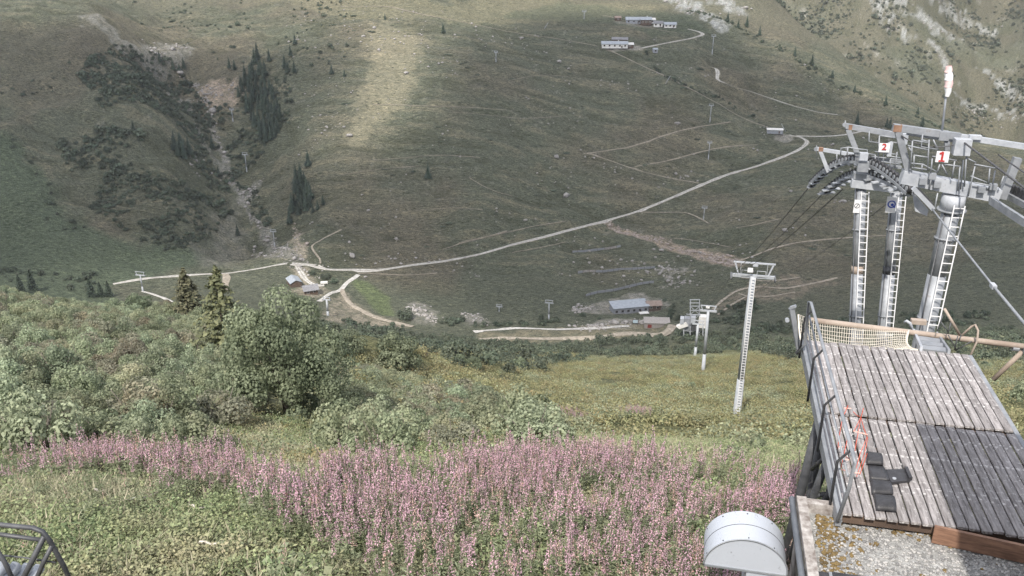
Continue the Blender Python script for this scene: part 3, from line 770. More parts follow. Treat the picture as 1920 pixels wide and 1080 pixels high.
def spaced(P, d, rg):
    """thin points to a minimum spacing d (array or number)"""
    rg.shuffle(P); g = {}; out = []
    for p in P:
        i, j = int(p[0] // d), int(p[1] // d)
        if all((p[0] - q[0]) ** 2 + (p[1] - q[1]) ** 2 > d * d for a in (-1, 0, 1) for b in (-1, 0, 1) for q in g.get((i + a, j + b), ())):
            g.setdefault((i, j), []).append(p); out.append(p)
    return np.array(out).reshape(-1, 3)

def plant(name, crown, stem, p, rz, s, label, cat, group=None, sz=None):
    e = empty(name, tuple(p), rz); e.scale = (s, s, s * (sz or 1))
    obj('crown', crown, e)
    if stem is not None: obj('trunk' if cat == 'tree' else 'stem', stem, e)
    return tag(e, label, cat, group)

# ------------------------------------------------------------------ far slopes: conifers, shrubs, boulders
rg = np.random.default_rng(21)
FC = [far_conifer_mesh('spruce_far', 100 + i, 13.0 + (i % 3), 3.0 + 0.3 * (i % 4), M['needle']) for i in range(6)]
FT = trunk_mesh('trunk_far', 10, 0.22)
ORD = 'leftmost second third fourth fifth sixth seventh eighth ninth tenth eleventh twelfth thirteenth fourteenth fifteenth sixteenth'.split()
def ordinal(i, n_, what):
    return ('leftmost ' + what) if i == 0 else ('rightmost ' + what) if i == n_ - 1 else '%s from the left, %s' % (ORD[i], what)
def far_trees(txt, s, label, group):
    qs = sorted(txt.split(), key=lambda q: float(q.split(',')[0])); base = label
    for i, q in enumerate(qs):
        u, v = map(float, q.split(','))
        if 1 < len(qs) <= 16: label = ordinal(i, len(qs), base)
        p = hit(u, v); k = s * rg.uniform(0.85, 1.3)
        plant('spruce_tree', FC[int(rg.integers(6))], FT, (p.x, p.y, p.z - 0.3), rg.uniform(0, 6), k, label, 'tree', group)
far_trees('556,345 563,352 571,350 576,362 582,372 560,376 552,386 566,390 574,394 548,398 560,402 580,388 568,366 556,362 572,380 564,340', 0.95, 'dark spruce in the narrow grove standing above the gravel road bend', 'spruces in the grove above the road bend')
far_trees('543,418', 1.05, 'single dark spruce at the foot of the narrow grove', None)
far_trees('578,311', 0.9, 'single dark spruce just above the narrow grove', None)
far_trees('596,393 606,384 587,398', 0.6, 'small spruce to the right of the narrow grove', 'small spruces beside the grove')
far_trees('483,112 470,152 480,168 490,182 500,196 485,204 475,190 460,150 510,212 495,228 505,246 490,262 515,228 520,202 455,172 448,182 465,210 478,236 500,266 520,246 486,140 494,155 506,170 512,186 472,225 462,190 498,214 508,232 468,172 478,120 488,246 514,258 474,140 489,128 497,142 466,164 484,186 493,206 503,222 511,240 497,250 484,224 470,204 505,206 516,212 526,226 459,160 452,162 481,152 490,170 499,182 474,176 508,262 494,238', 0.92, 'dark spruce in the wood on the right side of the rocky gully', 'spruces in the gully wood')
far_trees('545,105 553,82 540,137 552,136 534,128 505,115', 0.8, 'dark spruce standing loosely on the slope right of the gully wood', 'loose spruces beside the gully wood')
far_trees('430,127 440,131 325,130 337,136 300,116 345,128', 0.75, 'small dark spruce beside the rocks high in the gully', 'small spruces high in the gully')
far_trees('335,293 345,297 355,290 328,280 340,280', 0.95, 'dark spruce in the small clump left of the gully', 'spruces left of the gully')
far_trees('250,242 446,441 398,278 410,330', 0.75, 'solitary dark spruce near the gully bed', 'solitary spruces near the gully')
far_trees('803,334', 0.85, 'lone dark spruce in the middle of the grassy hillside', None)
far_trees('622,138', 0.75, 'larger of two small spruces on the upper hillside', None)
far_trees('646,143', 0.5, 'smaller of two small spruces on the upper hillside', None)
far_trees('831,62', 0.6, 'small spruce on the shaded brow of the hill', None)
far_trees('722,36', 0.5, 'small spruce on the sunlit brow of the hill', None)
far_trees('1364,42 1384,52 1400,50 1424,66 1490,104 1522,122 1560,146 1602,172 1660,196 1720,214', 0.75, 'small spruce on the skyline of the shaded ridge', 'spruces along the shaded ridge')
far_trees('1606,234 1662,238 1668,240 1728,240', 0.8, 'dark spruce on the ridge behind the lift tower head', 'spruces behind the tower head')

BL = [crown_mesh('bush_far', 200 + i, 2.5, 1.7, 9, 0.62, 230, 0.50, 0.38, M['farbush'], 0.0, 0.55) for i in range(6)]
def pmask(polys, thr=-2.0, wl=14.0, off=0.0):
    W = [hits(t) for t in polys]
    def f(x, y, u, v):
        k = np.zeros(x.shape, bool)
        for w in W: k |= inside(w, x, y)
        return k & (fbm(x / wl + off, y / wl - off, 3) > thr)
    return f
bush_areas = ['150,135 215,82 255,92 310,130 380,190 402,245 385,275 330,235 265,195 185,205', '100,275 195,235 270,250 255,300 160,335 108,305',
              '150,345 230,310 330,340 400,368 436,400 405,432 372,466 315,470 245,442 180,402', '270,95 330,100 395,195 380,215 300,130']
P = sow(560, 900, -0.55, -0.15, 0.14, rg, pmask(bush_areas, -0.33, 22))
P = spaced(P, 1.9, rg)
P2 = spaced(sow(560, 900, -0.5, -0.1, 0.08, rg, pmask(['392,205 445,160 470,120 545,140 545,230 505,290 440,320 425,300', '440,345 470,345 520,430 500,440', '330,240 385,280 425,330 440,390 400,365', '400,250 430,300 450,345 425,340 395,290'], -0.15, 14, 3)), 2.2, rg)
P = np.vstack([P, P2])
P = P[np.argsort(P[:, 1])]
P[:, 2] -= 0.3
n_ind = 170
for p in P[:n_ind]:
    s = rg.uniform(1.0, 2.2)
    o = obj('alder_bush', BL[int(rg.integers(6))], None, tuple(p), rg.uniform(0, 6), (s * rg.uniform(0.9, 1.4), s, s * rg.uniform(0.7, 1.1)))
    tag(o, 'dark green alder bush in the thicket on the spur left of the gully', 'bush', 'alder bushes on the far spur')
Q = P[n_ind:]
scatter('far_alder_scrub', BL, Q, rg.uniform(0, 6, len(Q)), np.exp(rg.normal(0.42, 0.35, len(Q))), rg.integers(0, 6, len(Q)), 'dark alder scrub covering the far left spur')
def along(txt, n_, wid, rg):
    L_ = smooth_line(hits(txt)); out = []
    for i in range(n_):
        p = L_[int(rg.integers(len(L_)))]; x = p.x + rg.normal(0, wid); y = p.y + rg.normal(0, wid); out.append((x, y, float(H(x, y)) - 0.1))
    return np.array(out)
# single low bushes dotted over the main hillside
P = sow(545, 880, -0.2, 0.42, 0.0026, rg, lambda x, y, u, v: (v < 480) & (u > 560) & (u < 1700) & (fbm(x / 40, y / 40, 3) > -0.05))
more = '632,395 600,423 740,430 830,425 850,432 870,428 1390,375 1405,385 1060,125 1085,128 1120,175 985,230 1060,80 750,465 800,440 680,55 660,30 690,42 620,210 650,195 1385,368 1395,380 1410,390 735,58 600,325 640,340 720,350'
P = np.vstack([P] + [np.array(tuple(p)) for p in hits(more)])
for p in P:
    s = rg.uniform(0.4, 1.1) if rg.random() < 0.85 else rg.uniform(1.1, 1.9)
    o = obj('juniper_bush', BL[int(rg.integers(6))], None, (p[0], p[1], p[2] - 0.25 * s), rg.uniform(-0.3, 0.3), (s * rg.uniform(1.2, 2.4), s, s * 0.55))
    tag(o, 'low dark juniper bush dotted on the open far hillside', 'bush', 'juniper bushes on the open hillside')
P = sow(1080, 1750, 0.2, 0.66, 0.022, rg, lambda x, y, u, v: (u > 1240) & (v < 330) & (v > -20) & (fbm((x - 0.5 * y) / 45 + 2, (x + 0.6 * y) / 140, 4) + 0.25 * rng.normal(0, 1, x.shape) > 0.08))
MBU = [crown_mesh('bush_mountain', 220 + i, 2.5, 1.7, 9, 0.62, 150, 0.62, 0.46, M['mountbush'], 0.0, 0.5) for i in range(4)]
scatter('mountain_scrub', MBU, P, rg.uniform(0, 6, len(P)), np.exp(rg.normal(0.35, 0.42, len(P))), rg.integers(0, 4, len(P)), 'scattered scrub on the sunlit mountain face behind the ridge')
P = np.vstack([sow(780, 1100, -0.5, -0.1, 0.012, rg, lambda x, y, u, v: (u > 230) & (u < 660) & (v < 150) & (v > -10) & (fbm(x / 30 + 5, y / 30, 3) > 0.1)),
               along('1290,22 1400,62 1500,116 1600,170 1700,208 1760,238', 150, 3.5, rg), along('1215,100 1225,125 1270,155 1330,178 1400,215 1440,235', 60, 1.6, rg), along('20,250 60,310 110,400 150,430', 26, 3, rg), along('0,505 60,515 100,525', 40, 5, rg), along('140,130 60,155 30,165', 20, 5, rg)])
scatter('upper_scrub', BL, P, rg.uniform(0, 6, len(P)), np.exp(rg.normal(0.0, 0.35, len(P))), rg.integers(0, 6, len(P)), 'dark scrub along the ridge, the ditch lines and the upper gully')
P = sow(425, 530, -0.55, 0.6, 0.06, rg, pmask(['1075,592 1110,590 1130,598 1080,604', '1245,560 1290,575 1290,600 1262,606', '1310,590 1420,560 1420,600 1330,620', '640,600 760,612 760,625 660,615', '20,500 200,520 200,545 20,540', '890,606 1060,600 1060,610 890,616', '960,598 1020,595 1030,605 960,608', '560,503 600,503 640,510 636,522 600,530 575,520', '590,508 640,510 640,524 600,526', '820,598 870,600 870,612 820,610', '1270,625 1330,625 1500,600 1900,590 1900,640 1500,650 1270,640'], -0.1, 9, 5))
scatter('valley_scrub', BL, P, rg.uniform(0, 6, len(P)), rg.uniform(0.9, 2.2, len(P)), rg.integers(0, 6, len(P)), 'dark scrub along the valley floor near the stations')

JP = sow(540, 900, -0.25, 0.45, 0.012, rg, lambda x, y, u, v: (v < 600) & (fbm(x / 30 + 9, y / 30, 3) > 0.12))
BO = [lump_mesh('boulder', 300 + i, M['stone'], 1, 0.8, 0.6, 0.5, 2, 2.4) for i in range(4)]
STP = [lump_mesh('rubble', 310 + i, M['stone_pink'], 1, 0.8, 0.55, 0.5, 2, 2.4) for i in range(3)]
P = np.vstack([along('288,98 330,125 372,160 392,200 402,250 424,305 440,345 466,400 500,440 535,472 560,488', 380, 1.6, rg), along('490,470 560,488 585,508', 120, 6, rg), along('285,92 340,85', 60, 6, rg),
               along('380,175 440,170', 120, 6, rg), along('465,372 480,345', 50, 3, rg), along('1090,614 1220,602', 160, 3.2, rg), along('1080,582 1108,576', 90, 3.0, rg), along('775,575 808,598', 90, 4, rg), along('880,592 905,604', 40, 3, rg),
               along('1240,505 1285,530', 110, 6, rg), along('600,250 620,220', 16, 5, rg), along('340,280 400,330', 40, 8, rg), along('1290,335 1280,330', 12, 3, rg), along('1060,455 1230,530', 50, 12, rg), along('690,500 770,490', 10, 4, rg), along('740,480 900,470', 18, 5, rg)])
P = np.vstack([P, JP])
scatter('boulders', BO, P, rg.uniform(0, 6, len(P)), np.exp(rg.normal(-0.55, 0.5, len(P))), rg.integers(0, 4, len(P)), 'grey boulders in the gully bed and round the stations')
P = np.vstack([along('1142,422 1185,440 1250,460 1325,482 1374,492', 420, 2.2, rg), along('1330,483 1374,494', 140, 3.0, rg), along('550,430 570,478', 50, 3, rg), along('375,165 440,180', 60, 5, rg)])
scatter('debris_rubble', STP, P, rg.uniform(0, 6, len(P)), np.exp(rg.normal(-0.55, 0.4, len(P))), rg.integers(0, 3, len(P)), 'pinkish rubble of the debris channel below the road')
# pale rocks and slabs on the mountain behind the ridge
P = np.vstack([along(t, n_, w, rg) for t, n_, w in [('1648,0 1672,50 1692,62', 30, 9), ('1690,0 1722,28 1775,62', 50, 14), ('1752,0 1800,24 1850,62', 40, 12), ('1748,82 1776,122', 24, 4), ('1270,0 1300,24 1342,36', 40, 8), ('1352,0 1385,20', 20, 8), ('1800,190 1900,225', 50, 16)]])
scatter('mountain_rocks', BO, P, rg.uniform(0, 6, len(P)), np.exp(rg.normal(-0.1, 0.4, len(P))), rg.integers(0, 4, len(P)), 'pale rock slabs on the sunlit mountain face')

# ------------------------------------------------------------------ near slope: shrubs and trees
M['willow'] = foliage('willow_leaf', (0.11, 0.115, 0.08), (0.38, 0.38, 0.28), dry=(0.36, 0.30, 0.20))
AC = [crown_mesh('alder_crown', 400 + i, 3.0, 2.3, 18, 0.50, 4000, 0.13, 0.095, M[('alder', 'alder', 'leaf', 'alder', 'willow')[i]], 0.08, 0.36) for i in range(5)]
AS = stems_mesh('alder_stem', 410, 1.9, 2.2, 7, 0.035)
AM = [crown_mesh('alder_crown_small', 420 + i, 3.0, 2.2, 14, 0.6, 900, 0.25, 0.18, M['alder'], 0.08, 0.4) for i in range(4)]
def thick(x, y, u, v):
    k = (u > -120) & (v > 530) & (v < np.where((u < 380) | (u > 650), 862, 835))
    lim = np.interp(v, [560, 640, 690, 720, 760, 800, 835], [520, 600, 640, 740, 900, 1000, 1010])
    return k & (u < lim) & ~((u > 470) & (u < 620) & (v > 735) & (v < 835)) & ~((v > 790) & (u > 420) & (u < 640))
P = sow(27, 165, -0.82, 0.12, 0.5, rg, thick)
P = spaced(P, 1.75, rg)
big = hit(545, 792)
P = P[np.hypot(P[:, 0] - big.x, P[:, 1] - big.y) > 2.2]
for q_ in (hit(750, 692), hit(357, 606), hit(750, 715), hit(750, 735), hit(870, 700), hit(880, 715)): P = P[np.hypot(P[:, 0] - q_.x, P[:, 1] - q_.y) > 4.5]
P = P[np.argsort(P[:, 1])]
NI = 290
for p in P[:NI]:
    s = rg.uniform(0.7, 1.25)
    plant('alder_shrub', AC[int(rg.integers(5))], AS, (p[0], p[1], p[2] - 0.1), rg.uniform(0, 6), s, 'grey green alder shrub in the dense thicket behind the fireweed', 'shrub', 'alder shrubs of the thicket', rg.uniform(0.8, 1.2))
Q = P[NI:]
scatter('alder_thicket', AC, Q, rg.uniform(0, 6, len(Q)), rg.uniform(0.7, 1.25, len(Q)), rg.integers(0, 5, len(Q)), 'alder thicket reaching down the far side of the slope')
M['midbush'] = foliage('shrub_belt_leaf', (0.045, 0.062, 0.045), (0.135, 0.155, 0.105), transl=0.15, rnd=0.6)
# farther down: shrub belts above the valley floor and right of the deck
def belt(x, y, u, v):
    k = (v > 618) & (v < 705) & (u > 560) & (u < 1930)
    top_ = np.interp(u, [560, 700, 900, 1000, 1250, 1400, 1500, 1930], [600, 622, 640, 646, 634, 620, 616, 616])
    bot_ = np.interp(u, [560, 760, 900, 1000, 1100, 1250, 1400, 1500, 1930], [690, 690, 700, 700, 676, 668, 660, 680, 740])
    return k & (v > top_) & (v < bot_) & (fbm(x / 18, y / 18 + 3, 3) > -0.22)
P = spaced(sow(150, 470, -0.3, 0.66, 0.07, rg, belt), 3.2, rg)
BM = [crown_mesh('shrub_crown_far', 440 + i, 3.2, 2.3, 10, 0.8, 420, 0.40, 0.30, M['midbush'], wob=0.6) for i in range(4)]
for i in range(4): pass
scatter('shrub_belt', BM, P, rg.uniform(0, 6, len(P)), rg.uniform(0.8, 1.9, len(P)), rg.integers(0, 4, len(P)), 'dark shrub belt low on the near slope above the valley floor')
P = spaced(sow(60, 330, 0.42, 0.70, 0.1, rg, lambda x, y, u, v: (u > 1440) & (v < 860) & (v > 620) & (fbm(x / 14, y / 14 + 9, 3) > np.where(v > 700, 0.05, -0.25))), 2.4, rg)
scatter('shrub_slope', AM, P, rg.uniform(0, 6, len(P)), rg.uniform(0.5, 1.2, len(P)), rg.integers(0, 4, len(P)), 'green shrubs on the slope beyond the wooden deck')
P = spaced(sow(45, 200, 0.02, 0.36, 0.02, rg, lambda x, y, u, v: (u > 940) & (u < 1500) & (v < 870) & (fbm(x / 12, y / 12 + 2, 3) > 0.12)), 2.2, rg)
P = np.vstack([P] + [np.array(tuple(hit(u, v))) for u, v in ((1330, 812), (1360, 815), (1390, 850), (1410, 855), (1375, 870), (1430, 835), (1300, 800), (1500, 850), (1480, 840), (1260, 690), (1285, 690), (1230, 695), (960, 790), (985, 800), (1000, 780))])
for p in P:
    s = rg.uniform(0.35, 0.75)
    plant('willow_shrub', AM[int(rg.integers(4))], AS, (p[0], p[1], p[2] - 0.05), rg.uniform(0, 6), s, 'low green willow shrub on the open grassy slope below the pylon', 'shrub', 'willow shrubs on the open slope')

RC = crown_mesh('rowan_crown', 500, 6.4, 6.3, 58, 0.80, 36000, 0.135, 0.10, M['rowan'], 0.05, 0.38)
plant('rowan_tree', RC, stems_mesh('rowan_trunk', 501, 5.0, 3.6, 9, 0.10), (big.x, big.y, big.z - 0.2), 0.4, 1.22, 'large leafy rowan tree rising out of the thicket', 'tree', None, 1.22)
def one(name, u, v, me, stem, s, label, cat, group=None, sz=None, rz=0.5):
    p = hit(u, v); return plant(name, me, stem, (p.x, p.y, p.z - 0.1), rz, s, label, cat, group, sz)
RB = crown_mesh('sycamore_crown', 510, 6.0, 5.2, 26, 1.0, 5200, 0.30, 0.22, M['sycamore'], 0.08, 0.4)
one('sycamore_bush', 750, 692, RB, stems_mesh('bush_stem', 511, 3.5, 3, 6, 0.07), 1.2, 'rounded bright green bush standing alone on the slope', 'bush')
one('sycamore_bush', 655, 664, RB, None, 0.85, 'dark rounded bush behind the rowan tree on its right', 'bush', rz=2.0)
one('sycamore_bush', 890, 694, RB, None, 0.62, 'small pointed green bush in the middle of the slope', 'bush', sz=1.15, rz=1.2)
one('sycamore_bush', 862, 684, RB, None, 0.55, 'small olive bush just left of the pointed bush', 'bush', rz=3)
one('sycamore_bush', 972, 696, RB, None, 0.75, 'pale green bush at the end of the dark shrub belt', 'bush', sz=1.1, rz=4)
FB = crown_mesh('round_crown_far', 520, 6.4, 5.4, 22, 1.3, 1500, 0.55, 0.42, M['farbush'], 0.05, 0.5)
one('willow_bush', 760, 599, FB, None, 1.6, 'large dark round bush beside the rock pile in the valley', 'bush')
one('willow_bush', 1122, 640, FB, None, 1.05, 'left one of two dark round bushes below the valley station', 'bush', rz=2)
one('willow_bush', 1141, 642, FB, None, 1.15, 'right one of two dark round bushes below the valley station', 'bush', rz=1)
one('willow_bush', 610, 522, FB, None, 1.2, 'dark bush between the gravel road and the valley chalet', 'bush', sz=0.7)
one('willow_bush', 626, 530, FB, None, 1.0, 'smaller dark bush beside the path to the valley chalet', 'bush', sz=0.7, rz=2)
one('willow_bush', 585, 514, FB, None, 0.9, 'dark bush nearest the torrent at the road bend', 'bush', sz=0.7, rz=3)
one('willow_bush', 380, 610, RB, None, 0.72, 'round grey green bush below the sunlit spruce', 'bush', rz=1.7)
one('willow_bush', 215, 590, RB, None, 0.8, 'pale bush on the slope edge below the power pylon', 'bush', rz=2.7)
one('willow_bush', 265, 592, RB, None, 0.85, 'pale bush just right of the slope edge bush', 'bush', rz=0.7)
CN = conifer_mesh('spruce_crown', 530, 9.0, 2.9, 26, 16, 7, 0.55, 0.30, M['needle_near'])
one('spruce_tree', 357, 600, CN, trunk_mesh('spruce_trunk', 8.5, 0.16), 1.3, 'sunlit brownish green spruce at the edge of the slope', 'tree', None, 0.76)
CY = conifer_mesh('larch_crown', 531, 9.0, 3.1, 24, 17, 7, 0.42, 0.26, M['needle_yellow'])
p = hit(428, 690); plant('larch_tree', CY, trunk_mesh('larch_trunk', 8.5, 0.14), (p.x, p.y, p.z - 0.2), 0.3, 1.3, 'yellowish green young conifer behind the rowan tree on its left', 'tree', None, 0.88)
CD = conifer_mesh('dark_spruce_crown', 532, 9.0, 2.6, 20, 12, 5, 0.8, 0.45, M['needle'])
for u, v, s, lb in ((172, 556, 0.85, 'dark spruce left of the road end at the slope edge'), (190, 556, 0.7, 'middle dark spruce of three beside the road end'), (205, 556, 0.75, 'dark spruce touching the road end at the slope edge'),
                    (62, 545, 0.95, 'slim dark spruce near the left rim of the slope'), (40, 548, 0.8, 'dark spruce just left of the slim one on the slope rim')):
    one('spruce_tree', u, v, CD, FT, s * 1.55, lb, 'tree')

# ------------------------------------------------------------------ meadow: fireweed, herbs, dry grass, ferns
def fireweed_parts(seed, h, kind):
    rg = np.random.default_rng(seed); lean = rg.normal(0, 0.05, 2)
    ax = lambda z: np.stack([lean[0] * (z / h) ** 2 * h, lean[1] * (z / h) ** 2 * h, z], -1)
    zl = rg.uniform(0.12 * h, 0.70 * h, 26); a = rg.uniform(0, 6.28, 26)
    d = np.stack([np.cos(a), np.sin(a), np.full(26, 0.35)], 1)
    ln = 0.14 * rg.uniform(0.7, 1.2, 26)[:, None]; c0 = ax(zl); tip = c0 + d * ln; mid = c0 + d * ln * 0.5; sd = np.stack([-np.sin(a), np.cos(a), 0 * a], 1) * 0.014
    v = np.stack([c0, mid + sd, tip - [0, 0, 0.025], mid - sd], 1).reshape(-1, 3); t = np.repeat(rg.random(26), 4)
    zz = np.linspace(-0.1, h * 0.98, 5); s_ = ax(zz); r = 0.006
    sv = np.concatenate([s_ + [r, 0, 0], s_ + [-r * 0.5, r, 0], s_ + [-r * 0.5, -r, 0]]); n0 = len(v)
    sf = [(n0 + k * 5 + i, n0 + ((k + 1) % 3) * 5 + i, n0 + ((k + 1) % 3) * 5 + i + 1, n0 + k * 5 + i + 1) for k in range(3) for i in range(4)]
    leafv = np.vstack([v, sv]); leaff = np.vstack([np.arange(104).reshape(-1, 4), np.array(sf)]); leaft = np.concatenate([t, np.full(15, 0.25)])
    n_ = 54; q = rg.random(n_); z = h * (0.66 + 0.36 * q); rad = 0.06 * (1 - q) ** 0.7 + 0.008; a = rg.uniform(0, 6.28, n_)
    d = np.stack([np.cos(a), np.sin(a), np.full(n_, 0.25)], 1); c = ax(z) + d * (rad * rg.uniform(0.5, 1.1, n_))[:, None]
    sz = 0.037 if kind == 'pink' else 0.032
    fv, ff, ft = leaves(c, d, sz * (1 - 0.5 * q), sz * 0.85 * (1 - 0.5 * q), rg, 0.5)
    return (leafv, leaff, leaft), (fv, ff, ft)
def joined(a, b, ma, mb, name):
    v = np.vstack([a[0], b[0]]); f = np.vstack([a[1], b[1] + len(a[0])]); me = np_mesh(name, v, f, [ma, mb], tint=np.concatenate([a[2], b[2]]))
    me.polygons.foreach_set('material_index', np.concatenate([np.zeros(len(a[1]), np.int32), np.ones(len(b[1]), np.int32)])); return me
FWk = ['pink'] * 5 + ['seed'] * 2
FWp = [fireweed_parts(600 + i, 1.15 + 0.08 * (i % 4), k) for i, k in enumerate(FWk)]
BARE = [fireweed_parts(650 + i, 0.95 + 0.12 * i, 'pink')[0] for i in range(2)]
FW = [joined(a, b, M['stalk'], M['pink' if k == 'pink' else 'seed'], 'fireweed') for (a, b), k in zip(FWp, FWk)] + [np_mesh('bare_fireweed', *a[:2], M['stalk'], tint=a[2]) for a in BARE]
fw_top = [(-80, 905), (60, 880), (120, 868), (200, 872), (330, 880), (430, 890), (560, 940), (640, 915), (720, 895), (860, 900), (1000, 868), (1100, 872), (1250, 895), (1480, 905), (1600, 920)]
def fw_mask(x, y, u, v):
    tp = np.interp(u, [p[0] for p in fw_top], [p[1] for p in fw_top])
    lo = np.interp(u, [-80, 100, 300, 450, 560, 640, 760, 900, 1500], [950, 935, 955, 1000, 1060, 1120, 1250, 1600, 1600])
    core = (v > tp) & (v < lo) & (u < 1500)
    w = smooth(0, 25, v - tp) * smooth(0, 60, lo - v)
    pt = fbm(x / 2.4, y / 2.4 + 8, 3)
    side = np.interp(u, [-80, 60, 150, 220, 500, 700], [0.30, 0.55, 0.8, 1.0, 0.95, 1.0])
    low = np.interp(v, [860, 930, 1000, 1080], [1.0, 0.85, 0.55, 0.42])
    return core & (rng.random(x.shape) < w * side * low * (0.62 + 1.9 * pt))
P = sow(9, 40, -0.78, 0.45, 58, rg, fw_mask)
P = P[np.argsort(P[:, 1])]
vis = P[:, 1] > 11.5
near_i = np.flatnonzero(vis)[:260]
SP = [(np_mesh('stem_and_leaves', *a[:2], M['stalk'], tint=a[2]), np_mesh('blossoms', *b[:2], M['pink' if k == 'pink' else 'seed'], tint=b[2])) for (a, b), k in zip(FWp, FWk)]
for i in near_i:
    k = int(rg.integers(7)); p = P[i]
    e = empty('fireweed_plant', tuple(p), rg.uniform(0, 6)); s = rg.uniform(0.8, 1.1); e.scale = (s, s, s)
    obj('stem_and_leaves', SP[k][0], e); obj('blossoms', SP[k][1], e)
    tag(e, 'tall pink fireweed plant in the front of the flowering meadow', 'flower', 'fireweed plants in the front of the meadow')
Q = np.delete(P, near_i, 0)
scatter('fireweed_meadow', FW, Q, rg.uniform(0, 6, len(Q)), rg.uniform(0.62, 1.22, len(Q)) * (1 + 0.25 * fbm(Q[:, 0] / 1.5, Q[:, 1] / 1.5, 2)), rg.choice(9, len(Q), p=[.15, .15, .15, .14, .14, .07, .06, .07, .07]), 'pink flowering fireweed covering the slope', tiltx=rg.normal(0, 0.12, (len(Q), 2)))
# herbs
def herb_mesh(seed, n_, L, W, h, w, mat):
    rg = np.random.default_rng(seed); p = rg.normal(0, 1, (n_, 3)) * [w / 2.2, w / 2.2, 0]; p[:, 2] = h * rg.random(n_) ** 0.7
    v, f, t = leaves(p, np.tile([0, 0, 0.9], (n_, 1)), L, W, rg, 0.6); return np_mesh('herb', v, f, mat, tint=t)
def blade_mesh(seed, n_, h, w, mat, bw=0.012):
    rg = np.random.default_rng(seed); a = rg.uniform(0, 6.28, n_); b = rg.normal(0, w / 3, (n_, 2)); ln = h * rg.uniform(0.5, 1.1, n_); ou = rg.uniform(0.1, 0.7, n_) * ln
    base = np.stack([b[:, 0], b[:, 1], -0.03 + 0 * a], 1); d = np.stack([np.cos(a), np.sin(a), 0 * a], 1); sd = np.stack([-np.sin(a), np.cos(a), 0 * a], 1) * bw
    mid = base + d * (ou * 0.35)[:, None] + [0, 0, 1] * (ln * 0.65)[:, None]; tip = base + d * ou[:, None] + [0, 0, 1] * (ln * 0.85)[:, None]
    v = np.stack([base - sd, base + sd, mid + sd * 0.8, mid - sd * 0.8, mid - sd * 0.8, mid + sd * 0.8, tip + sd * 0.15, tip - sd * 0.15], 1).reshape(-1, 3)
    return np_mesh('blades', v, np.arange(8 * n_).reshape(-1, 4), mat, tint=np.repeat(rg.random(n_), 8))
HB = [herb_mesh(700 + i, 110, 0.05 + 0.014 * (i % 3), 0.032 + 0.009 * (i % 3), 0.32 + 0.08 * (i % 2), 0.42, M['herb']) for i in range(4)] + [blade_mesh(710 + i, 46, 0.38, 0.34, M['blade']) for i in range(3)]
P = sow(9, 46, -0.78, 0.62, 19, rg, lambda x, y, u, v: (v > 775) & (u > -60) & (u < 1560))
dry = smooth(-0.1, 0.35, fbm(P[:, 0] / 3.5, P[:, 1] / 3.5 + 5, 3))
pick = np.where(rg.random(len(P)) < 0.28 + 0.55 * dry, rg.integers(4, 7, len(P)), rg.integers(0, 4, len(P)))
scatter('meadow_herbs', HB, P, rg.uniform(0, 6, len(P)), rg.uniform(0.6, 1.4, len(P)), pick, 'leafy herbs and dry grass of the near meadow')
# broad leafed herbs at the lower middle of the frame
BLf = [herb_mesh(720 + i, 40, 0.15, 0.14, 0.36, 0.6, M['stalk']) for i in range(3)]
P = sow(10, 20, -0.5, 0.1, 6.0, rg, pmask(['430,1010 560,990 640,1030 820,1075 760,1140 420,1140'], -0.3, 2))
scatter('butterbur_leaves', BLf, P, rg.uniform(0, 6, len(P)), rg.uniform(0.6, 1.1, len(P)), rg.integers(0, 3, len(P)), 'broad light green leaves at the foot of the meadow')
# ferns and dwarf shrubs on the middle slope
FN = [herb_mesh(730 + i, 150, 0.21, 0.11, 0.62, 1.25, M['fern']) for i in range(4)] + [herb_mesh(740 + i, 150, 0.18, 0.12, 0.7, 1.2, M['alder']) for i in range(2)]
def fern_mask(x, y, u, v):
    k = (v < 840) & (v > 655) & (u > 560) & (u < 1930)
    return k & (rng.random(x.shape) < np.clip(0.5 + 3.0 * fbm(x / 12, y / 4.5 + 2, 3), 0.06, 1))
P = sow(38, 330, -0.3, 0.70, 0.5, rg, fern_mask)
sh = fbm(P[:, 0] / 20 + 3, P[:, 1] / 20, 3)
pick = np.where(rg.random(len(P)) < 0.25 + 0.7 * sh, rg.integers(4, 6, len(P)), rg.integers(0, 4, len(P)))
scatter('fern_slope', FN, P, rg.uniform(0, 6, len(P)), rg.uniform(0.7, 1.6, len(P)), pick, 'yellowing ferns and dwarf shrubs on the open slope')
P = sow(24, 48, -0.75, 0.3, 1.6, rg, lambda x, y, u, v: (v < 880) & (v > 770) & (u < 1050) & (u > -60) & (fbm(x / 3, y / 3 + 4, 3) > -0.15))
scatter('fern_band', FN, P, rg.uniform(0, 6, len(P)), rg.uniform(0.4, 0.8, len(P)), rg.integers(0, 6, len(P)), 'ferns between the fireweed and the thicket')
P = sow(9, 32, -0.78, 0.1, 18, rg, lambda x, y, u, v: (v > 860) & (u > -60) & (u < 760) & (rng.random(x.shape) < np.clip(0.35 + 2.2 * fbm(x / 2.2 + 4, y / 2.2, 3), 0, 1) * np.interp(v, [860, 960, 1020, 1080], [1, 0.9, 0.35, 0.15])))
scatter('tall_weeds', FW[7:] + [FW[6]], P, rg.uniform(0, 6, len(P)), rg.uniform(0.5, 1.0, len(P)), rg.choice(3, len(P), p=[.49, .45, .06]), 'tall green weeds at the lower left of the meadow', tiltx=rg.normal(0, 0.15, (len(P), 2)))
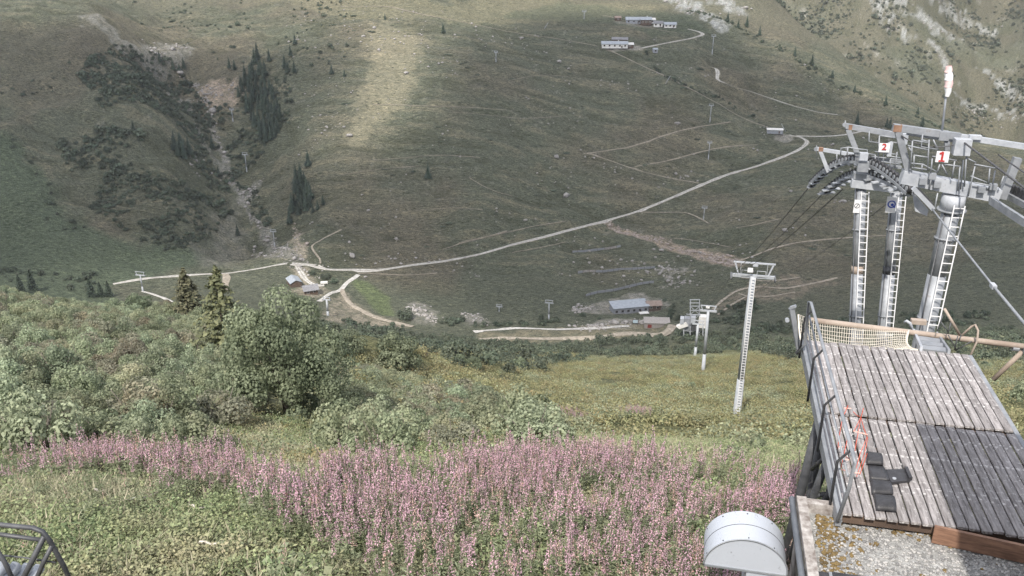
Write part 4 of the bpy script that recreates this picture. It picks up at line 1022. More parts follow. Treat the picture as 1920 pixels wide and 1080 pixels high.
# a second stand of fireweed farther down
P = sow(45, 80, 0.0, 0.25, 12, rg, pmask(['1000,790 1060,780 1110,795 1060,805 1000,808', '1160,785 1230,780 1220,792'], -0.2, 3))
if len(P): scatter('distant_fireweed', FW, P, rg.uniform(0, 6, len(P)), rg.uniform(0.8, 1.1, len(P)), rg.integers(0, 7, len(P)), 'small pink stand of fireweed lower on the slope')
# bleached sticks lying in the herbs
for (u0, v0, u1, v1), lb in (((238, 965, 313, 945), 'long bleached branch lying in the herbs'), ((182, 942, 200, 946), 'short bleached branch lying in the herbs'), ((360, 972, 388, 980), 'straw coloured stick lying in the herbs'), ((378, 1047, 425, 1048), 'thin pale stick lying near the bottom edge of the meadow')):
    a, b = hit(u0, v0), hit(u1, v1); m_ = (a + b) / 2
    a.z += 0.38; b.z += 0.42; m_.z += 0.33
    e = MB().tube([a, a.lerp(m_, 0.5) + Vector((0, 0, 0.03)), m_, b], 0.035, 6, r2=0.015).build('branch', simple('bleached_wood', (0.45, 0.40, 0.33), (0.6, 0.55, 0.48), 4, 0.9), None, True)
    tag(e, lb, 'branch')

# ------------------------------------------------------------------ the lift station: deck, roof, hood
HAZE = 0.00007
AZ = R(12.4)
DV = Vector((math.sin(AZ), math.cos(AZ), 0)); EV = Vector((math.cos(AZ), -math.sin(AZ), 0)); UP = Vector((0, 0, 1))
ZD = EYE - 7.6
def V(u, v, Y): return Vector(at(u, v, Y))
def T(u, v, Z): return Vector(tilt(u, v, Z))
def onplane(u, v, P0, dirv):
    """where the sight line meets the upright plane through P0 along dirv"""
    a, y, z = ray(u, v); r = Vector((float(a), float(y), float(z))); n_ = Vector(dirv).cross(UP)
    k = n_.dot(Vector(P0) - Vector((0, 0, EYE))) / n_.dot(r)
    return Vector((0, 0, EYE)) + r * k
def plank_mat():
    m, nt, b, N, L = nodes('weathered_larch')
    oi = N.new('ShaderNodeObjectInfo'); tc = N.new('ShaderNodeTexCoord'); mp = N.new('ShaderNodeMapping')
    mp.inputs['Scale'].default_value = (22, 2.2, 22); L(tc.outputs['Object'], mp.inputs['Vector'])
    av = N.new('ShaderNodeVectorMath'); av.operation = 'ADD'; cb = N.new('ShaderNodeCombineXYZ'); ml = N.new('ShaderNodeMath'); ml.operation = 'MULTIPLY'; ml.inputs[1].default_value = 97.0
    L(oi.outputs['Random'], ml.inputs[0]); L(ml.outputs[0], cb.inputs[0]); L(ml.outputs[0], cb.inputs[1]); L(mp.outputs[0], av.inputs[0]); L(cb.outputs[0], av.inputs[1])
    f = noise(nt, 1.0, 7, 0.65, av.outputs[0]); c = ramp(nt, f, [(0.34, (0.13, 0.12, 0.117)), (0.5, (0.255, 0.238, 0.235)), (0.66, (0.37, 0.35, 0.348))])
    f2 = noise(nt, 9.0, 3, 0.7, tc.outputs['Object']); c = mixc(nt, ramp(nt, f2, [(0.58, (0, 0, 0)), (0.64, (0.8, 0.8, 0.8))]), c, (0.56, 0.545, 0.53))   # pale lichen and scuffs
    hv = N.new('ShaderNodeHueSaturation'); mr = N.new('ShaderNodeMapRange'); mr.inputs[3].default_value = 0.78; mr.inputs[4].default_value = 1.15
    L(oi.outputs['Random'], mr.inputs[0]); L(mr.outputs[0], hv.inputs['Value']); L(c, hv.inputs['Color']); L(hv.outputs[0], b.inputs['Base Color'])
    b.inputs['Roughness'].default_value = 0.85; bump(nt, b, f, 0.5, 0.006); return m
M['plank'] = plank_mat()
F0 = T(1578, 962, ZD)                               # front left corner of the planks
deck = empty('wooden_deck', F0 - UP * 0.3, 0); tag(deck, 'weathered plank deck of the lift station with steel side rail', 'deck')
PW, PG = 0.132, 0.021; pitch = PW + PG
def plank_mesh(L_):
    bm = bmesh.new(); bmesh.ops.create_cube(bm, size=1.0)
    for q in bm.verts: q.co = Vector((q.co.x * PW, (q.co.y + 0.5) * L_, (q.co.z - 0.5) * 0.045))
    bmesh.ops.bevel(bm, geom=bm.edges[:], offset=0.006, segments=1, affect='EDGES')
    me = bpy.data.meshes.new('plank'); bm.to_mesh(me); bm.free(); me.materials.append(M['plank']); return me
pm = [plank_mesh(2.84), plank_mesh(2.90), plank_mesh(2.80)]
org = F0 - UP * 0.3
rr_ = random.Random(5)
for row in range(2):
    for i in range(20):
        p = F0 + EV * (pitch * (i + 0.5) + (0.03 if row else 0)) + DV * ((0.0 if row == 0 else 2.93) + rr_.uniform(-0.02, 0.02)) + UP * rr_.uniform(-0.006, 0.006) - org
        o = obj('plank', pm[(i * 3 + row) % 3], deck, p, -AZ + rr_.uniform(-0.004, 0.004))
W = 20 * pitch; LD = 5.84
j = MB()
for t in (0.12, 1.0, 1.95, 2.85, 3.05, 3.9, 4.8, 5.7): j.bar(F0 + DV * t - UP * 0.13 + EV * 0.02, F0 + DV * t - UP * 0.13 + EV * (W - 0.02), 0.08, 0.16)
j.build('joists', M['timber_dark'], deck)
for s_, nm in ((-0.02, 'side_beam'), (W + 0.05, 'side_beam')):
    MB().bar(F0 + EV * s_ - UP * 0.12, F0 + EV * s_ + DV * LD - UP * 0.12, 0.08, 0.22).build(nm, M['steel'], deck)
# left side railing
def rail(k, h, r, t0=0.0, t1=LD): return MB().tube([F0 - EV * k + DV * t0 + UP * h, F0 - EV * k + DV * t1 + UP * h], r, 8).build('rail', M['steel'], deck, True)
apex = T(1521, 568, ZD + 1.05); foot = F0 - EV * 0.12 + UP * 0.02
near_top = T(1603, 868, ZD + 1.02)
MB().tube([F0 - EV * 0.05 - DV * 0.05 - UP * 0.1, T(1592, 915, ZD + 0.45), near_top, near_top.lerp(apex, 0.03) + UP * 0.02, apex, apex + DV * 0.12 - UP * 0.02 - EV * 0.03, T(1509, 645, ZD + 0.2), T(1499, 660, ZD - 0.1)], 0.028, 8).build('handrail', M['steel'], deck, True)
rail(0.0, 0.62, 0.018); rail(0.0, 0.34, 0.018); rail(0.01, -0.14, 0.04); rail(0.0, 0.12, 0.018)
for t in (0.35, 2.0, 3.7, 5.5):
    a = F0 - EV * 0.1 + DV * t
    MB().tube([a - UP * 0.25, a + UP * 0.62, (near_top).lerp(apex, t / LD)], 0.022, 6).build('rail_post', M['steel_dark'], deck, True)
# props under the left side
def prop(name, pts, r, mt): return MB().tube(pts, r, 9).build(name, M[mt], deck, True)
for (u0, v0, u1, v1, Y, r) in ((1540, 772, 1497, 940, 13.2, 0.085), (1549, 775, 1516, 940, 13.0, 0.07), (1556, 850, 1520, 945, 11.9, 0.065), (1572, 845, 1552, 930, 12.0, 0.05)):
    a, b = V(u0, v0, Y), V(u1, v1, Y + 0.3); prop('prop', [a, b, b + (b - a) * 2.0], r, 'steel_dark')
prop('brace', [V(1518, 930, 12.2), V(1556, 926, 12.0)], 0.045, 'steel_dark'); prop('brace', [V(1540, 945, 11.9), V(1560, 918, 11.9), V(1570, 880, 12.0)], 0.05, 'steel_dark'); prop('brace', [V(1552, 852, 12.1), V(1522, 880, 12.6)], 0.035, 'steel_dark')
# post and net at the far end
npost = empty('net_post', V(1497, 655, 16.6)); tag(npost, 'grey steel post holding the safety net at the deck corner', 'post')
MB().bar(V(1484, 578, 16.6), V(1498, 656, 16.6), 0.10, 0.10).build('post', M['steel'], npost)
MB().bar(V(1482, 577, 16.6), V(1492, 574, 16.55), 0.10, 0.05).build('cap', M['steel'], npost)
MB().tube([V(1498, 656, 16.6), V(1494, 662, 16.5), V(1512, 640, 16.3)], 0.04, 6).build('bracket', M['steel_dark'], npost)
MB().disc(V(1476, 600, 16.6), DV, 0.045, 0.06, 10).build('lamp', M['white'], npost)
pA = V(1532, 601, 17.2); pB = onplane(1918, 655, pA, EV)
pipe = empty('rusty_pipe', pA); tag(pipe, 'rusty beige pipe running across behind the deck', 'pipe')
MB().tube([pA - EV * 0.15, pB + EV * 1.5], 0.062, 10).build('tube', M['rust'], pipe, True)
MB().tube([pB + EV * 0.0 - UP * 0.05, onplane(1862, 712, pA, EV)], 0.05, 8).build('brace', M['rust'], pipe, True)
MB().disc(pB + EV * 0.02, EV, 0.10, 0.06, 12).build('collar', M['steel'], pipe); MB().disc(onplane(1904, 653, pA, EV), EV, 0.066, 0.12, 12).build('sleeve', M['steel'], pipe)
hk = MB(); hk.tube([onplane(1818, 670, pA - DV * 0.3, EV), onplane(1832, 640, pA - DV * 0.2, EV), onplane(1834, 620, pA - DV * 0.2, EV), onplane(1829, 609, pA, EV), onplane(1822, 612, pA, EV), onplane(1802, 630, pA, EV)], 0.022, 7); hk.build('hook', M['rust'], pipe, True)
MB().tube([onplane(1771, 579, pA, EV), onplane(1800, 628, pA, EV)], 0.03, 7).build('strut', M['rust'], pipe, True)
for q in ((1768, 590, 1757, 622), (1763, 602, 1778, 622), (1778, 628, 1793, 655), (1783, 605, 1777, 626), (1796, 630, 1790, 656), (1792, 656, 1822, 640), (1802, 628, 1798, 640)):
    MB().tube([onplane(q[0], q[1], pA - DV * 0.15, EV), onplane(q[2], q[3], pA - DV * 0.2, EV)], 0.013, 5).build('wire', M['steel_dark'], pipe, True)
netroot = empty('safety_net', pA); tag(netroot, 'cream cord safety net slung between the deck end and the rusty pipe', 'net')
LT = V(1497, 590, 16.7); NB0 = F0 + DV * LD - EV * 0.02 - UP * 0.12; RT = onplane(1704, 619, pA, EV); NB1 = T(1722, 657, ZD - 0.1)
def netpt(s, t):
    top_ = [LT, onplane(1530, 603, pA, EV), onplane(1600, 610, pA, EV), RT]; kx = [0, 0.16, 0.45, 1.0]
    i = 0 if s < 0.16 else 1 if s < 0.45 else 2; f = (s - kx[i]) / (kx[i + 1] - kx[i]); a = top_[i].lerp(top_[i + 1], f)
    b = NB0.lerp(NB1, s); return a.lerp(b, t) - UP * (0.28 * math.sin(math.pi * t) * (0.4 + 0.6 * math.sin(math.pi * min(1, s * 1.1)))) + EV * (0.10 * math.sin(math.pi * t) * (s ** 4) * -1)
nm_ = MB(); NXn, NYn = 52, 13
for i in range(NXn + 1): nm_.tube([netpt(i / NXn, t / 8) for t in range(9)], 0.0075, 3, False)
for k in range(NYn + 1): nm_.tube([netpt(s / 40, k / NYn) for s in range(41)], 0.0075 if 0 < k < NYn else 0.013, 3, False)
nm_.build('mesh', M['rope_net'], netroot)
MB().tube([netpt(1.0, t / 8) for t in range(9)], 0.022, 6).build('edge_rope', M['rope_net'], netroot, True); MB().tube([netpt(0.0, t / 8) for t in range(9)], 0.02, 6).build('edge_rope', M['rope_net'], netroot, True)
# steel steps down to the tower
s0, s1 = T(1727, 656, ZD + 0.02), T(1779, 662, ZD + 0.02); f0, f1 = V(1712, 622, 17.3), V(1757, 629, 17.1)
steps = empty('steel_steps', (s0 + s1) / 2); tag(steps, 'grey metal steps from the deck end to the thick tower', 'steps')
for k in range(4):
    t = (k + 0.5) / 4; a = s0.lerp(f0, t); b = s1.lerp(f1, t)
    MB().bar(a, b, 0.20, 0.04).build('tread', M['steel'], steps)
for a, b in ((s0, f0), (s1, f1)): MB().bar(a + UP * 0.02, b + UP * 0.02, 0.05, 0.10).build('stringer', M['white'] if a is s0 else M['steel'], steps)
MB().tube([f0 + (f0 - s0) * 0.02, V(1706, 606, 17.3), V(1700, 602, 17.3), V(1697, 604, 17.35)], 0.035, 7).build('handle', M['white'], steps, True)
MB().bar(V(1706, 620, 17.4), V(1763, 629, 17.2), 0.05, 0.06).build('crossbar', M['white'], steps)
MB().box((V(1722, 603, 17.9)), (0.32, 0.14, 0.1), (EV, DV, UP)).build('timber_block', M['rust'], steps)

# flat roof
ZR = ZD - 0.28
RC0 = T(1491, 948, ZR)
roof = empty('station_roof', RC0); tag(roof, 'flat pebble covered station roof with lichen stained concrete edge', 'roof')
NL = 13.0; RW = 9.0
MB().box(RC0 + EV * (RW / 2) - DV * (NL / 2) - UP * 0.15, (RW, NL, 0.3), (EV, DV, UP)).build('slab', M['pebbles'], roof)
MB().box(RC0 + EV * 0.07 - DV * (NL / 2) + UP * 0.05, (0.14, NL, 0.26), (EV, DV, UP)).build('kerb', M['conc'], roof)
MB().box(RC0 + EV * (RW / 2 + 0.072) - DV * 0.07 + UP * 0.04, (RW - 0.146, 0.135, 0.24), (EV, DV, UP)).build('kerb', M['conc'], roof)
MB().tube([RC0 - EV * 0.06 + DV * 0.03 + UP * 0.1, RC0 - EV * 0.06 - DV * NL + UP * 0.1], 0.045, 8).build('gutter', M['steel'], roof, True)
MB().box(RC0 + EV * (RW / 2 + 0.02) - DV * (NL / 2 - 0.0) - UP * 4.3, (RW - 0.06, NL - 0.06, 8.0), (EV, DV, UP)).build('wall', M['conc'], roof)
PB = [lump_mesh('pebble', 330 + i, simple('pebble_%d' % i, *c, 3, 0.9), 1, 0.8, 0.55, 0.3) for i, c in enumerate((((0.24, 0.24, 0.235), (0.36, 0.36, 0.35)), ((0.14, 0.14, 0.14), (0.25, 0.245, 0.24)), ((0.30, 0.29, 0.28), (0.42, 0.41, 0.39))))]
g = rg.uniform(0, 1, (9000, 2)); P = np.array([RC0 + EV * (0.2 + a * 4.6) - DV * (0.2 + b * 3.2) for a, b in g])
scatter('roof_pebbles', PB, P, rg.uniform(0, 6, len(P)), rg.uniform(0.010, 0.028, len(P)), rg.integers(0, 3, len(P)), 'loose grey pebbles on the flat station roof')
MS = [lump_mesh('moss_tuft', 340 + i, M['moss'], 1, 0.8, 0.35, 0.6, 3, 3.0) for i in range(3)]
P = np.array([RC0 + EV * (0.24 + abs(rg.normal(0, 0.25))) - DV * (0.2 + abs(rg.normal(0, 0.8))) for _ in range(260)] + [RC0 + EV * rg.uniform(0.3, 3.0) - DV * (0.2 + abs(rg.normal(0, 0.12))) for _ in range(160)] + [RC0 + EV * rg.uniform(0.3, 3.0) - DV * rg.uniform(0.3, 2.0) for _ in range(22)])
scatter('moss_tufts', MS, P, rg.uniform(0, 6, len(P)), rg.uniform(0.012, 0.045, len(P)), rg.integers(0, 3, len(P)), 'brown and green moss tufts along the roof edge')
b0, b1 = T(1746, 1016, ZR + 0.02), T(1915, 1054, ZR + 0.02); bd = (b1 - b0).normalized()
brd = MB().bar(b0 + UP * 0.14, b1 + bd * 0.5 + UP * 0.14, 0.05, 0.27).build('timber_board', simple('brown_board', (0.13, 0.07, 0.045), (0.30, 0.17, 0.11), 3, 0.7, stretch=(1, 1, 8)), None)
tag(brd, 'brown timber board standing on the roof below the deck end', 'board')
for u, v, w, lb in ((1530, 1076, 0.32, 'small dark panel lying on the roof beside the lichen stained edge'), (1592, 1082, 0.42, 'dark panel lying on the roof at the bottom of the frame')):
    c = T(u, v, ZR + 0.05); e = empty('dark_panel', c); tag(e, lb, 'panel')
    MB().box(c - DV * 0.12, (w, 0.3, 0.05), (EV, DV, UP)).build('sheet', M['black'], e); MB().box(c - DV * 0.12 + EV * (w / 2 + 0.02), (0.04, 0.32, 0.07), (EV, DV, UP)).build('edge_trim', M['steel'], e)
# upper storey beside the camera, outside the frame; its eave shades the deck
HB_ = 6.0
corner_sh = T(1720, 808, ZD); off = HB_ / math.tan(SUN_EL)
cor = corner_sh - Vector((math.sin(SHADOW_AZ), math.cos(SHADOW_AZ), 0)) * off; cor.z = ZD + HB_
ups = empty('upper_storey', (cor.x, cor.y, ZR)); tag(ups, 'upper storey of the station beside the deck, its eave shading the planks', 'building')
MB().box(cor + EV * 5.0 - DV * 5.0 + UP * 0.15, (10, 10, 0.3), (EV, DV, UP)).build('eave', M['roof_dark'], ups)
wc = cor + EV * 6.2 - DV * 5.4; MB().box((wc.x, wc.y, (ZR + 0.02 + cor.z) / 2), (7.6, 9.0, cor.z - ZR - 0.04), (EV, DV, UP)).build('wall', M['timber_dark'], ups)
# white hood
hA, hF = T(1410, 960, EYE - 7.95), T(1404, 1013, EYE - 7.95); hr = 0.585
hood = empty('white_hood', hF - UP * 2.0); tag(hood, 'white painted sheet metal hood with rounded top beside the roof', 'hood')
def arc(r, base): return [base + EV * (r * math.cos(a)) + UP * (r * 0.92 * math.sin(a)) for a in np.linspace(0, math.pi, 33)]
def hood_mat():
    m, nt, b, N, L = nodes('scratched_white_paint')
    p = wpos(nt, 1, 1, 1); f = noise(nt, 5, 9, 0.78, wpos(nt, 3.2, 0.9, 2.0), 0.6); f2 = noise(nt, 1.2, 4, 0.6, p)
    c = mixc(nt, ramp(nt, f, [(0.60, (0, 0, 0)), (0.67, (0.85, 0.85, 0.85))]), (0.42, 0.45, 0.50), (0.17, 0.18, 0.21)); c = mixc(nt, ramp(nt, f2, [(0.4, (0, 0, 0)), (0.8, (0.35, 0.35, 0.35))]), c, (0.33, 0.355, 0.40))
    L(c, b.inputs['Base Color']); b.inputs['Roughness'].default_value = 0.5; return m
HM = hood_mat()
bF = hF - UP * hr * 0.92; bA = bF + DV * (hA - hF).dot(DV)
m_ = MB(); a1 = arc(hr, bF); a2 = arc(hr, bA)
m_.add(a1 + a2, [(i, i + 1, 34 + i, 33 + i) for i in range(32)]); m_.build('curved_top', HM, hood, True)
m_ = MB(); a1 = arc(hr - 0.01, bF + DV * 0.012); m_.add(a1, [tuple(range(33))[::-1]]); m_.build('front_face', HM, hood)
m_ = MB(); a2 = arc(hr - 0.01, bA - DV * 0.012); m_.add(a2, [tuple(range(33))]); m_.build('back_face', HM, hood)
m_ = MB(); m_.tube(arc(hr + 0.004, bF - DV * 0.004), 0.011, 5); m_.build('rim', M['steel'], hood, True)
for a_ in (0.35, 0.9, 1.57, 2.2, 2.8):
    for q_ in (0.05, 0.62):
        c_ = bF + DV * q_ + EV * (hr * math.cos(a_)) + UP * (hr * 0.92 * math.sin(a_)); n_ = EV * math.cos(a_) + UP * math.sin(a_)
        MB().disc(c_ + n_ * 0.003, n_, 0.011, 0.01, 8).build('rivet', M['steel_dark'], hood)
m_ = MB(); m_.tube(arc(hr + 0.002, bF + DV * 0.36), 0.005, 4); m_.build('seam', M['steel_dark'], hood, True)
dz_ = 0.27; cx_ = bF + EV * (hr - 0.02 - dz_) + DV * 0.33
MB().box(cx_ - UP * 1.1, (2 * dz_, 0.62, 2.2), (EV, DV, UP)).build('duct', HM, hood)
MB().bar(bF - EV * (hr - 0.01) + DV * 0.01, bF + EV * (hr - 0.02) + DV * 0.01, 0.03, 0.03).build('lower_edge', M['steel'], hood)

# black mats on the deck
def mat_on(pts, lb, lift, bulge, nm='rubber_mat'):
    q = [T(u, v, ZD + lift) for u, v in pts]; vs, fs = [], []
    for i in range(7):
        for k in range(7):
            s, t = i / 6, k / 6; p = (q[0].lerp(q[1], s)).lerp(q[3].lerp(q[2], s), t) + UP * (bulge * math.sin(math.pi * t) ** 0.6 + 0.015 * t)
            vs.append(p)
    for i in range(6):
        for k in range(6): a = i * 7 + k; fs.append((a, a + 1, a + 8, a + 7))
    m = MB(); m.add(vs, fs); o = m.build(nm, M['black'], None, True)
    md = o.modifiers.new('thick', 'SOLIDIFY'); md.thickness = 0.03; md.offset = -1
    return tag(o, lb, 'mat')
mat_on([(1624, 846), (1651, 850), (1656, 873), (1625, 871)], 'black rubber mat, farthest of the row on the deck', 0.04, 0.06)
mat_on([(1627, 870), (1656, 873), (1668, 902), (1631, 898)], 'flat black rubber mat beside the square black pad', 0.03, 0.02)
mat_on([(1630, 897), (1667, 902), (1675, 928), (1635, 927)], 'bulging black rubber mat, third of the row on the deck', 0.035, 0.055)
mat_on([(1636, 925), (1675, 929), (1681, 960), (1643, 957)], 'black rubber mat nearest the pebble roof', 0.04, 0.06)
pad = empty('black_pad', T(1685, 893, ZD)); tag(pad, 'square black pad with a white disc lying right of the mats', 'pad')
q = [T(*p, ZD + 0.05) for p in ((1661, 880), (1698, 879), (1707, 900), (1671, 904))]
MB().prism(q, -UP * 0.045).build('sheet', M['black'], pad); MB().bar(q[1] + UP * 0.02, q[2] + UP * 0.02, 0.05, 0.05).build('roll', M['black'], pad); c_ = T(1677, 897, ZD + 0.056); MB().disc(c_, UP, 0.028, 0.012, 14).build('disc', M['white'], pad)
# red barrier cord hanging on the railing
bn = empty('barrier_net', T(1600, 850, ZD)); tag(bn, 'tangled red orange barrier cord draped at the deck rail', 'barrier')
nb = MB()
for s in '1580,782,1573,820 1581,784,1590,824 1591,812,1583,850 1590,822,1598,848 1614,782,1601,808 1614,782,1626,820 1614,784,1606,828 1626,818,1612,852 1627,820,1621,852 1621,850,1606,894 1613,850,1605,878 1606,826,1603,846 1583,850,1576,880 1584,851,1592,860 1573,820,1571,842 1600,772,1614,782 1590,760,1580,782 1619,765,1614,783 1626,850,1612,890'.split():
    a_, b_, c_, d_ = map(float, s.split(',')); p0 = T(a_, b_, ZD + 0.28); p1 = T(c_, d_, ZD + 0.14); nb.tube([p0, p0.lerp(p1, 0.5) - UP * 0.02, p1], 0.0065, 4)
nb.build('cord', M['orange'], bn, True)
tp = MB()
for s in '1583,765,1596,766 1600,808,1627,815 1579,861,1592,862 1575,880,1585,882 1600,886,1612,887 1572,838,1580,838'.split():
    a_, b_, c_, d_ = map(float, s.split(',')); tp.bar(T(a_, b_, ZD + 0.2), T(c_, d_, ZD + 0.2), 0.02, 0.008)
tp.build('tape', simple('faded_red_tape', (0.7, 0.32, 0.25), (0.8, 0.5, 0.42), 5, 0.8), bn)

# guard frame at the lower left
gf = empty('guard_frame', V(60, 1075, 9.0)); tag(gf, 'dark steel tube guard frame at the lower left corner', 'frame')
def gt(pts, r, nm, mt='steel_dark'): return MB().tube(pts, r, 9).build(nm, M[mt], gf, True)
gt([V(-120, 966, 9.2), V(0, 984, 9.0), V(62, 990, 8.95), V(80, 997, 8.9), V(92, 1012, 8.9), V(120, 1062, 8.95), V(150, 1130, 9.0)], 0.032, 'top_tube', 'steel_dark')
gt([V(-120, 985, 9.2), V(0, 1002, 9.0), V(82, 1013, 8.9)], 0.028, 'middle_tube')
gt([V(84, 1004, 8.9), V(55, 1062, 8.85), V(35, 1100, 8.8)], 0.036, 'leg'); gt([V(98, 1022, 8.9), V(80, 1058, 8.85), V(50, 1130, 8.8)], 0.03, 'leg')
gt([V(-20, 1010, 8.9), V(8, 1052, 8.85), V(30, 1100, 8.8)], 0.03, 'leg'); gt([V(-60, 1035, 9.1), V(40, 1045, 9.0), V(105, 1055, 8.9)], 0.012, 'wire')
for i in range(4):
    c = V(-10 + 22 * i, 1082 + 2 * i, 8.9 + 0.12 * i)
    tag(MB().tube([c - DV * 0.25, c, c + DV * 0.2 + UP * 0.05], 0.075, 10).build('white_hose', M['white'], None, True), ordinal(i, 4, 'fat white hose lying under the dark guard frame'), 'hose', 'white hoses under the guard frame')

# ------------------------------------------------------------------ lift towers beyond the deck
def ladder(mb, a, b, side, w, step, r=0.022):
    a, b = Vector(a), Vector(b); s = Vector(side) * (w / 2)
    mb.bar(a - s, b - s, r * 2, r * 1.6); mb.bar(a + s, b + s, r * 2, r * 1.6)
    n_ = int((b - a).length / step)
    for i in range(n_ + 1):
        c = a.lerp(b, (i + 0.3) / (n_ + 0.6)); mb.bar(c - s, c + s, r * 1.5, r * 1.5)
def number(txt, c, size, parent, mt, n=-DV):
    cu_ = bpy.data.curves.new('number', 'FONT'); cu_.body = txt; cu_.size = size; cu_.align_x = 'CENTER'; cu_.align_y = 'CENTER'; cu_.extrude = 0.004; cu_.offset = size * 0.025; cu_.materials.append(M[mt])
    to = bpy.data.objects.new('number', cu_); C.objects.link(to); bpy.context.view_layer.update()
    me = bpy.data.meshes.new_from_object(to.evaluated_get(bpy.context.evaluated_depsgraph_get())); bpy.data.objects.remove(to)
    o = obj('number', me, parent); q = Vector(c)
    p = parent
    while p is not None: q = q - Vector(p.location); p = p.parent
    o.location = q; o.rotation_euler = (R(90), 0, -AZ); return o
def tower(name, u0, v0, u1, v1, Y0_, Y1_, r, label, lad, band=None):
    a, b = V(u0, v0, Y0_), V(u1, v1, Y1_); ax = (b - a).normalized()
    g = a.copy()
    for _ in range(80):
        if g.z < float(H(g.x, g.y)) - 0.5: break
        g = g - ax * 0.4
    root = empty(name, g); tag(root, label, 'tower')
    MB().tube([g, a, a.lerp(b, 0.42)], r * 1.08, 20, r2=r * 1.0).build('pillar', M['steel'], root, True)
    MB().tube([a.lerp(b, 0.42), b], r * 0.97, 20).build('pillar', M['steel'], root, True)
    if band: MB().tube([a.lerp(b, 0.385), a.lerp(b, 0.44)], r * 1.02, 20).build('rust_band' if band == 'rust' else 'flange', M[band], root, True)
    MB().tube([g + ax * 0.5 - EV * (r * 0.8) - DV * (r * 0.75), b - EV * (r * 0.8) - DV * (r * 0.75)], 0.022, 6).build('conduit', M['steel_dark'], root, True)
    for q in (0.08, 0.7):
        c = a.lerp(b, q); MB().tube([c - ax * 0.03, c + ax * 0.03], r * 1.16, 20).build('flange', M['steel'], root, True)
        for i in range(10):
            t_ = 2 * math.pi * i / 10; MB().disc(c + (EV * math.cos(t_) + DV * math.sin(t_)) * r * 1.1, ax, 0.018, 0.11, 6).build('bolt', M['steel_dark'], root)
    m = MB(); o = EV * lad - DV * (r + 0.16); ladder(m, g + ax * 0.6 + o, b + o - ax * 0.1, EV, 0.30, 0.29, 0.017); m.build('ladder', M['sign'], root)
    return root, a, b
tA, a0, a1 = tower('lift_tower', 1603, 612, 1614, 350, 34.0, 35.2, 0.235, 'slender grey lift tower with a rust band, leftmost of three', 0.12, 'rust')
tB, b0_, b1_ = tower('lift_tower', 1657, 612, 1682, 350, 35.4, 36.4, 0.26, 'middle grey lift tower carrying a blue round sign', 0.16, 'steel_dark')
tC, c0, c1 = tower('lift_tower', 1735, 615, 1788, 372, 25.6, 26.0, 0.275, 'thick grey lift tower nearest the deck steps', 0.10, None)
def PA(u, v, k=0.0): return onplane(u, v, a1 + DV * k, EV)
def PC(u, v, k=0.0): return onplane(u, v, c1 + DV * k, EV)
def beam(pl, u0, v0, u1, v1, w, nm, mt, root, k=0.0, h=None): return MB().bar(pl(u0, v0, k), pl(u1, v1, k), w, h or w, up=DV if abs(v1 - v0) > abs(u1 - u0) else UP).build(nm, M[mt], root)
def pipe_(pl, pts, r, nm, mt, root, k=0.0): return MB().tube([pl(u, v, k) for u, v in pts], r, 7).build(nm, M[mt], root, True)
# head of the left pair
beam(PA, 1590, 242, 1612, 300, 0.20, 'gantry_leg', 'steel', tA); beam(PA, 1586, 236, 1684, 253, 0.20, 'gantry_beam', 'steel', tA)
beam(PA, 1538, 283, 1553, 322, 0.16, 'gantry_leg', 'white', tA, 3.0); beam(PA, 1532, 279, 1600, 290, 0.15, 'gantry_beam', 'white', tA, 3.0)
MB().box(PA(1594, 238), (0.14, 0.21, 0.21), (EV, DV, UP)).build('rust_patch', M['rust_dark'], tA); MB().box(PA(1539, 280, 3.0), (0.2, 0.17, 0.17), (EV, DV, UP)).build('rust_patch', M['rust_dark'], tA)
for u, v, k in ((1585, 234, 0), (1531, 280, 3.0)):
    pipe_(PA, [(u, v - 8), (u, v + 12)], 0.02, 'eye_bolt', 'steel', tA, k); MB().disc(PA(u - 1, v, k), DV, 0.09, 0.06, 12).build('shackle', M['steel'], tA)
beam(PA, 1596, 343, 1698, 356, 0.34, 'crossarm', 'white', tA, -0.2, 0.30); beam(PA, 1600, 328, 1650, 334, 0.45, 'head_plate', 'steel', tA, 0.0, 0.25)
MB().box(PA(1619, 293, -0.6), (0.32, 0.25, 0.30), (EV, DV, UP)).build('junction_box', M['white'], tA)
MB().box(PA(1696, 260, -0.4), (0.22, 0.2, 0.42), (EV, DV, UP)).build('junction_box', M['white'], tA)
MB().box(PA(1618, 312, -0.5), (0.42, 0.2, 0.42), (EV, DV, UP)).build('head_box', M['steel'], tA)
for pts in ([(1576, 292), (1577, 278), (1591, 276), (1606, 279), (1626, 281), (1625, 300)], [(1569, 288), (1569, 306)], [(1590, 276), (1588, 292)], [(1630, 246), (1629, 265), (1648, 268)], [(1649, 254), (1646, 310)], [(1649, 254), (1682, 259)], [(1634, 293), (1690, 300)], [(1634, 300), (1688, 308)], [(1641, 290), (1641, 312)],
            [(1657, 287), (1656, 310)], [(1662, 270), (1670, 266), (1688, 269)], [(1640, 284), (1684, 290)], [(1664, 292), (1688, 296)], [(1682, 285), (1678, 315)], [(1670, 297), (1668, 316)], [(1606, 285), (1640, 290)]):
    pipe_(PA, pts, 0.026, 'guard_rail', 'steel', tA, -0.3)
beam(PA, 1640, 297, 1692, 303, 0.10, 'walkway', 'steel', tA, 0.2, 0.12); beam(PA, 1640, 308, 1690, 314, 0.10, 'walkway', 'steel', tA, 0.2, 0.12)
sg = MB().box(PA(1658, 277, -0.5), (0.40, 0.05, 0.36), (EV, DV, UP)).build('number_board', M['sign'], tA); number('2', PA(1658, 276, -0.55), 0.36, tA, 'red')
MB().box(PA(1668, 280, -0.35), (0.16, 0.22, 0.55), (EV, DV, UP)).build('side_box', M['white'], tA)
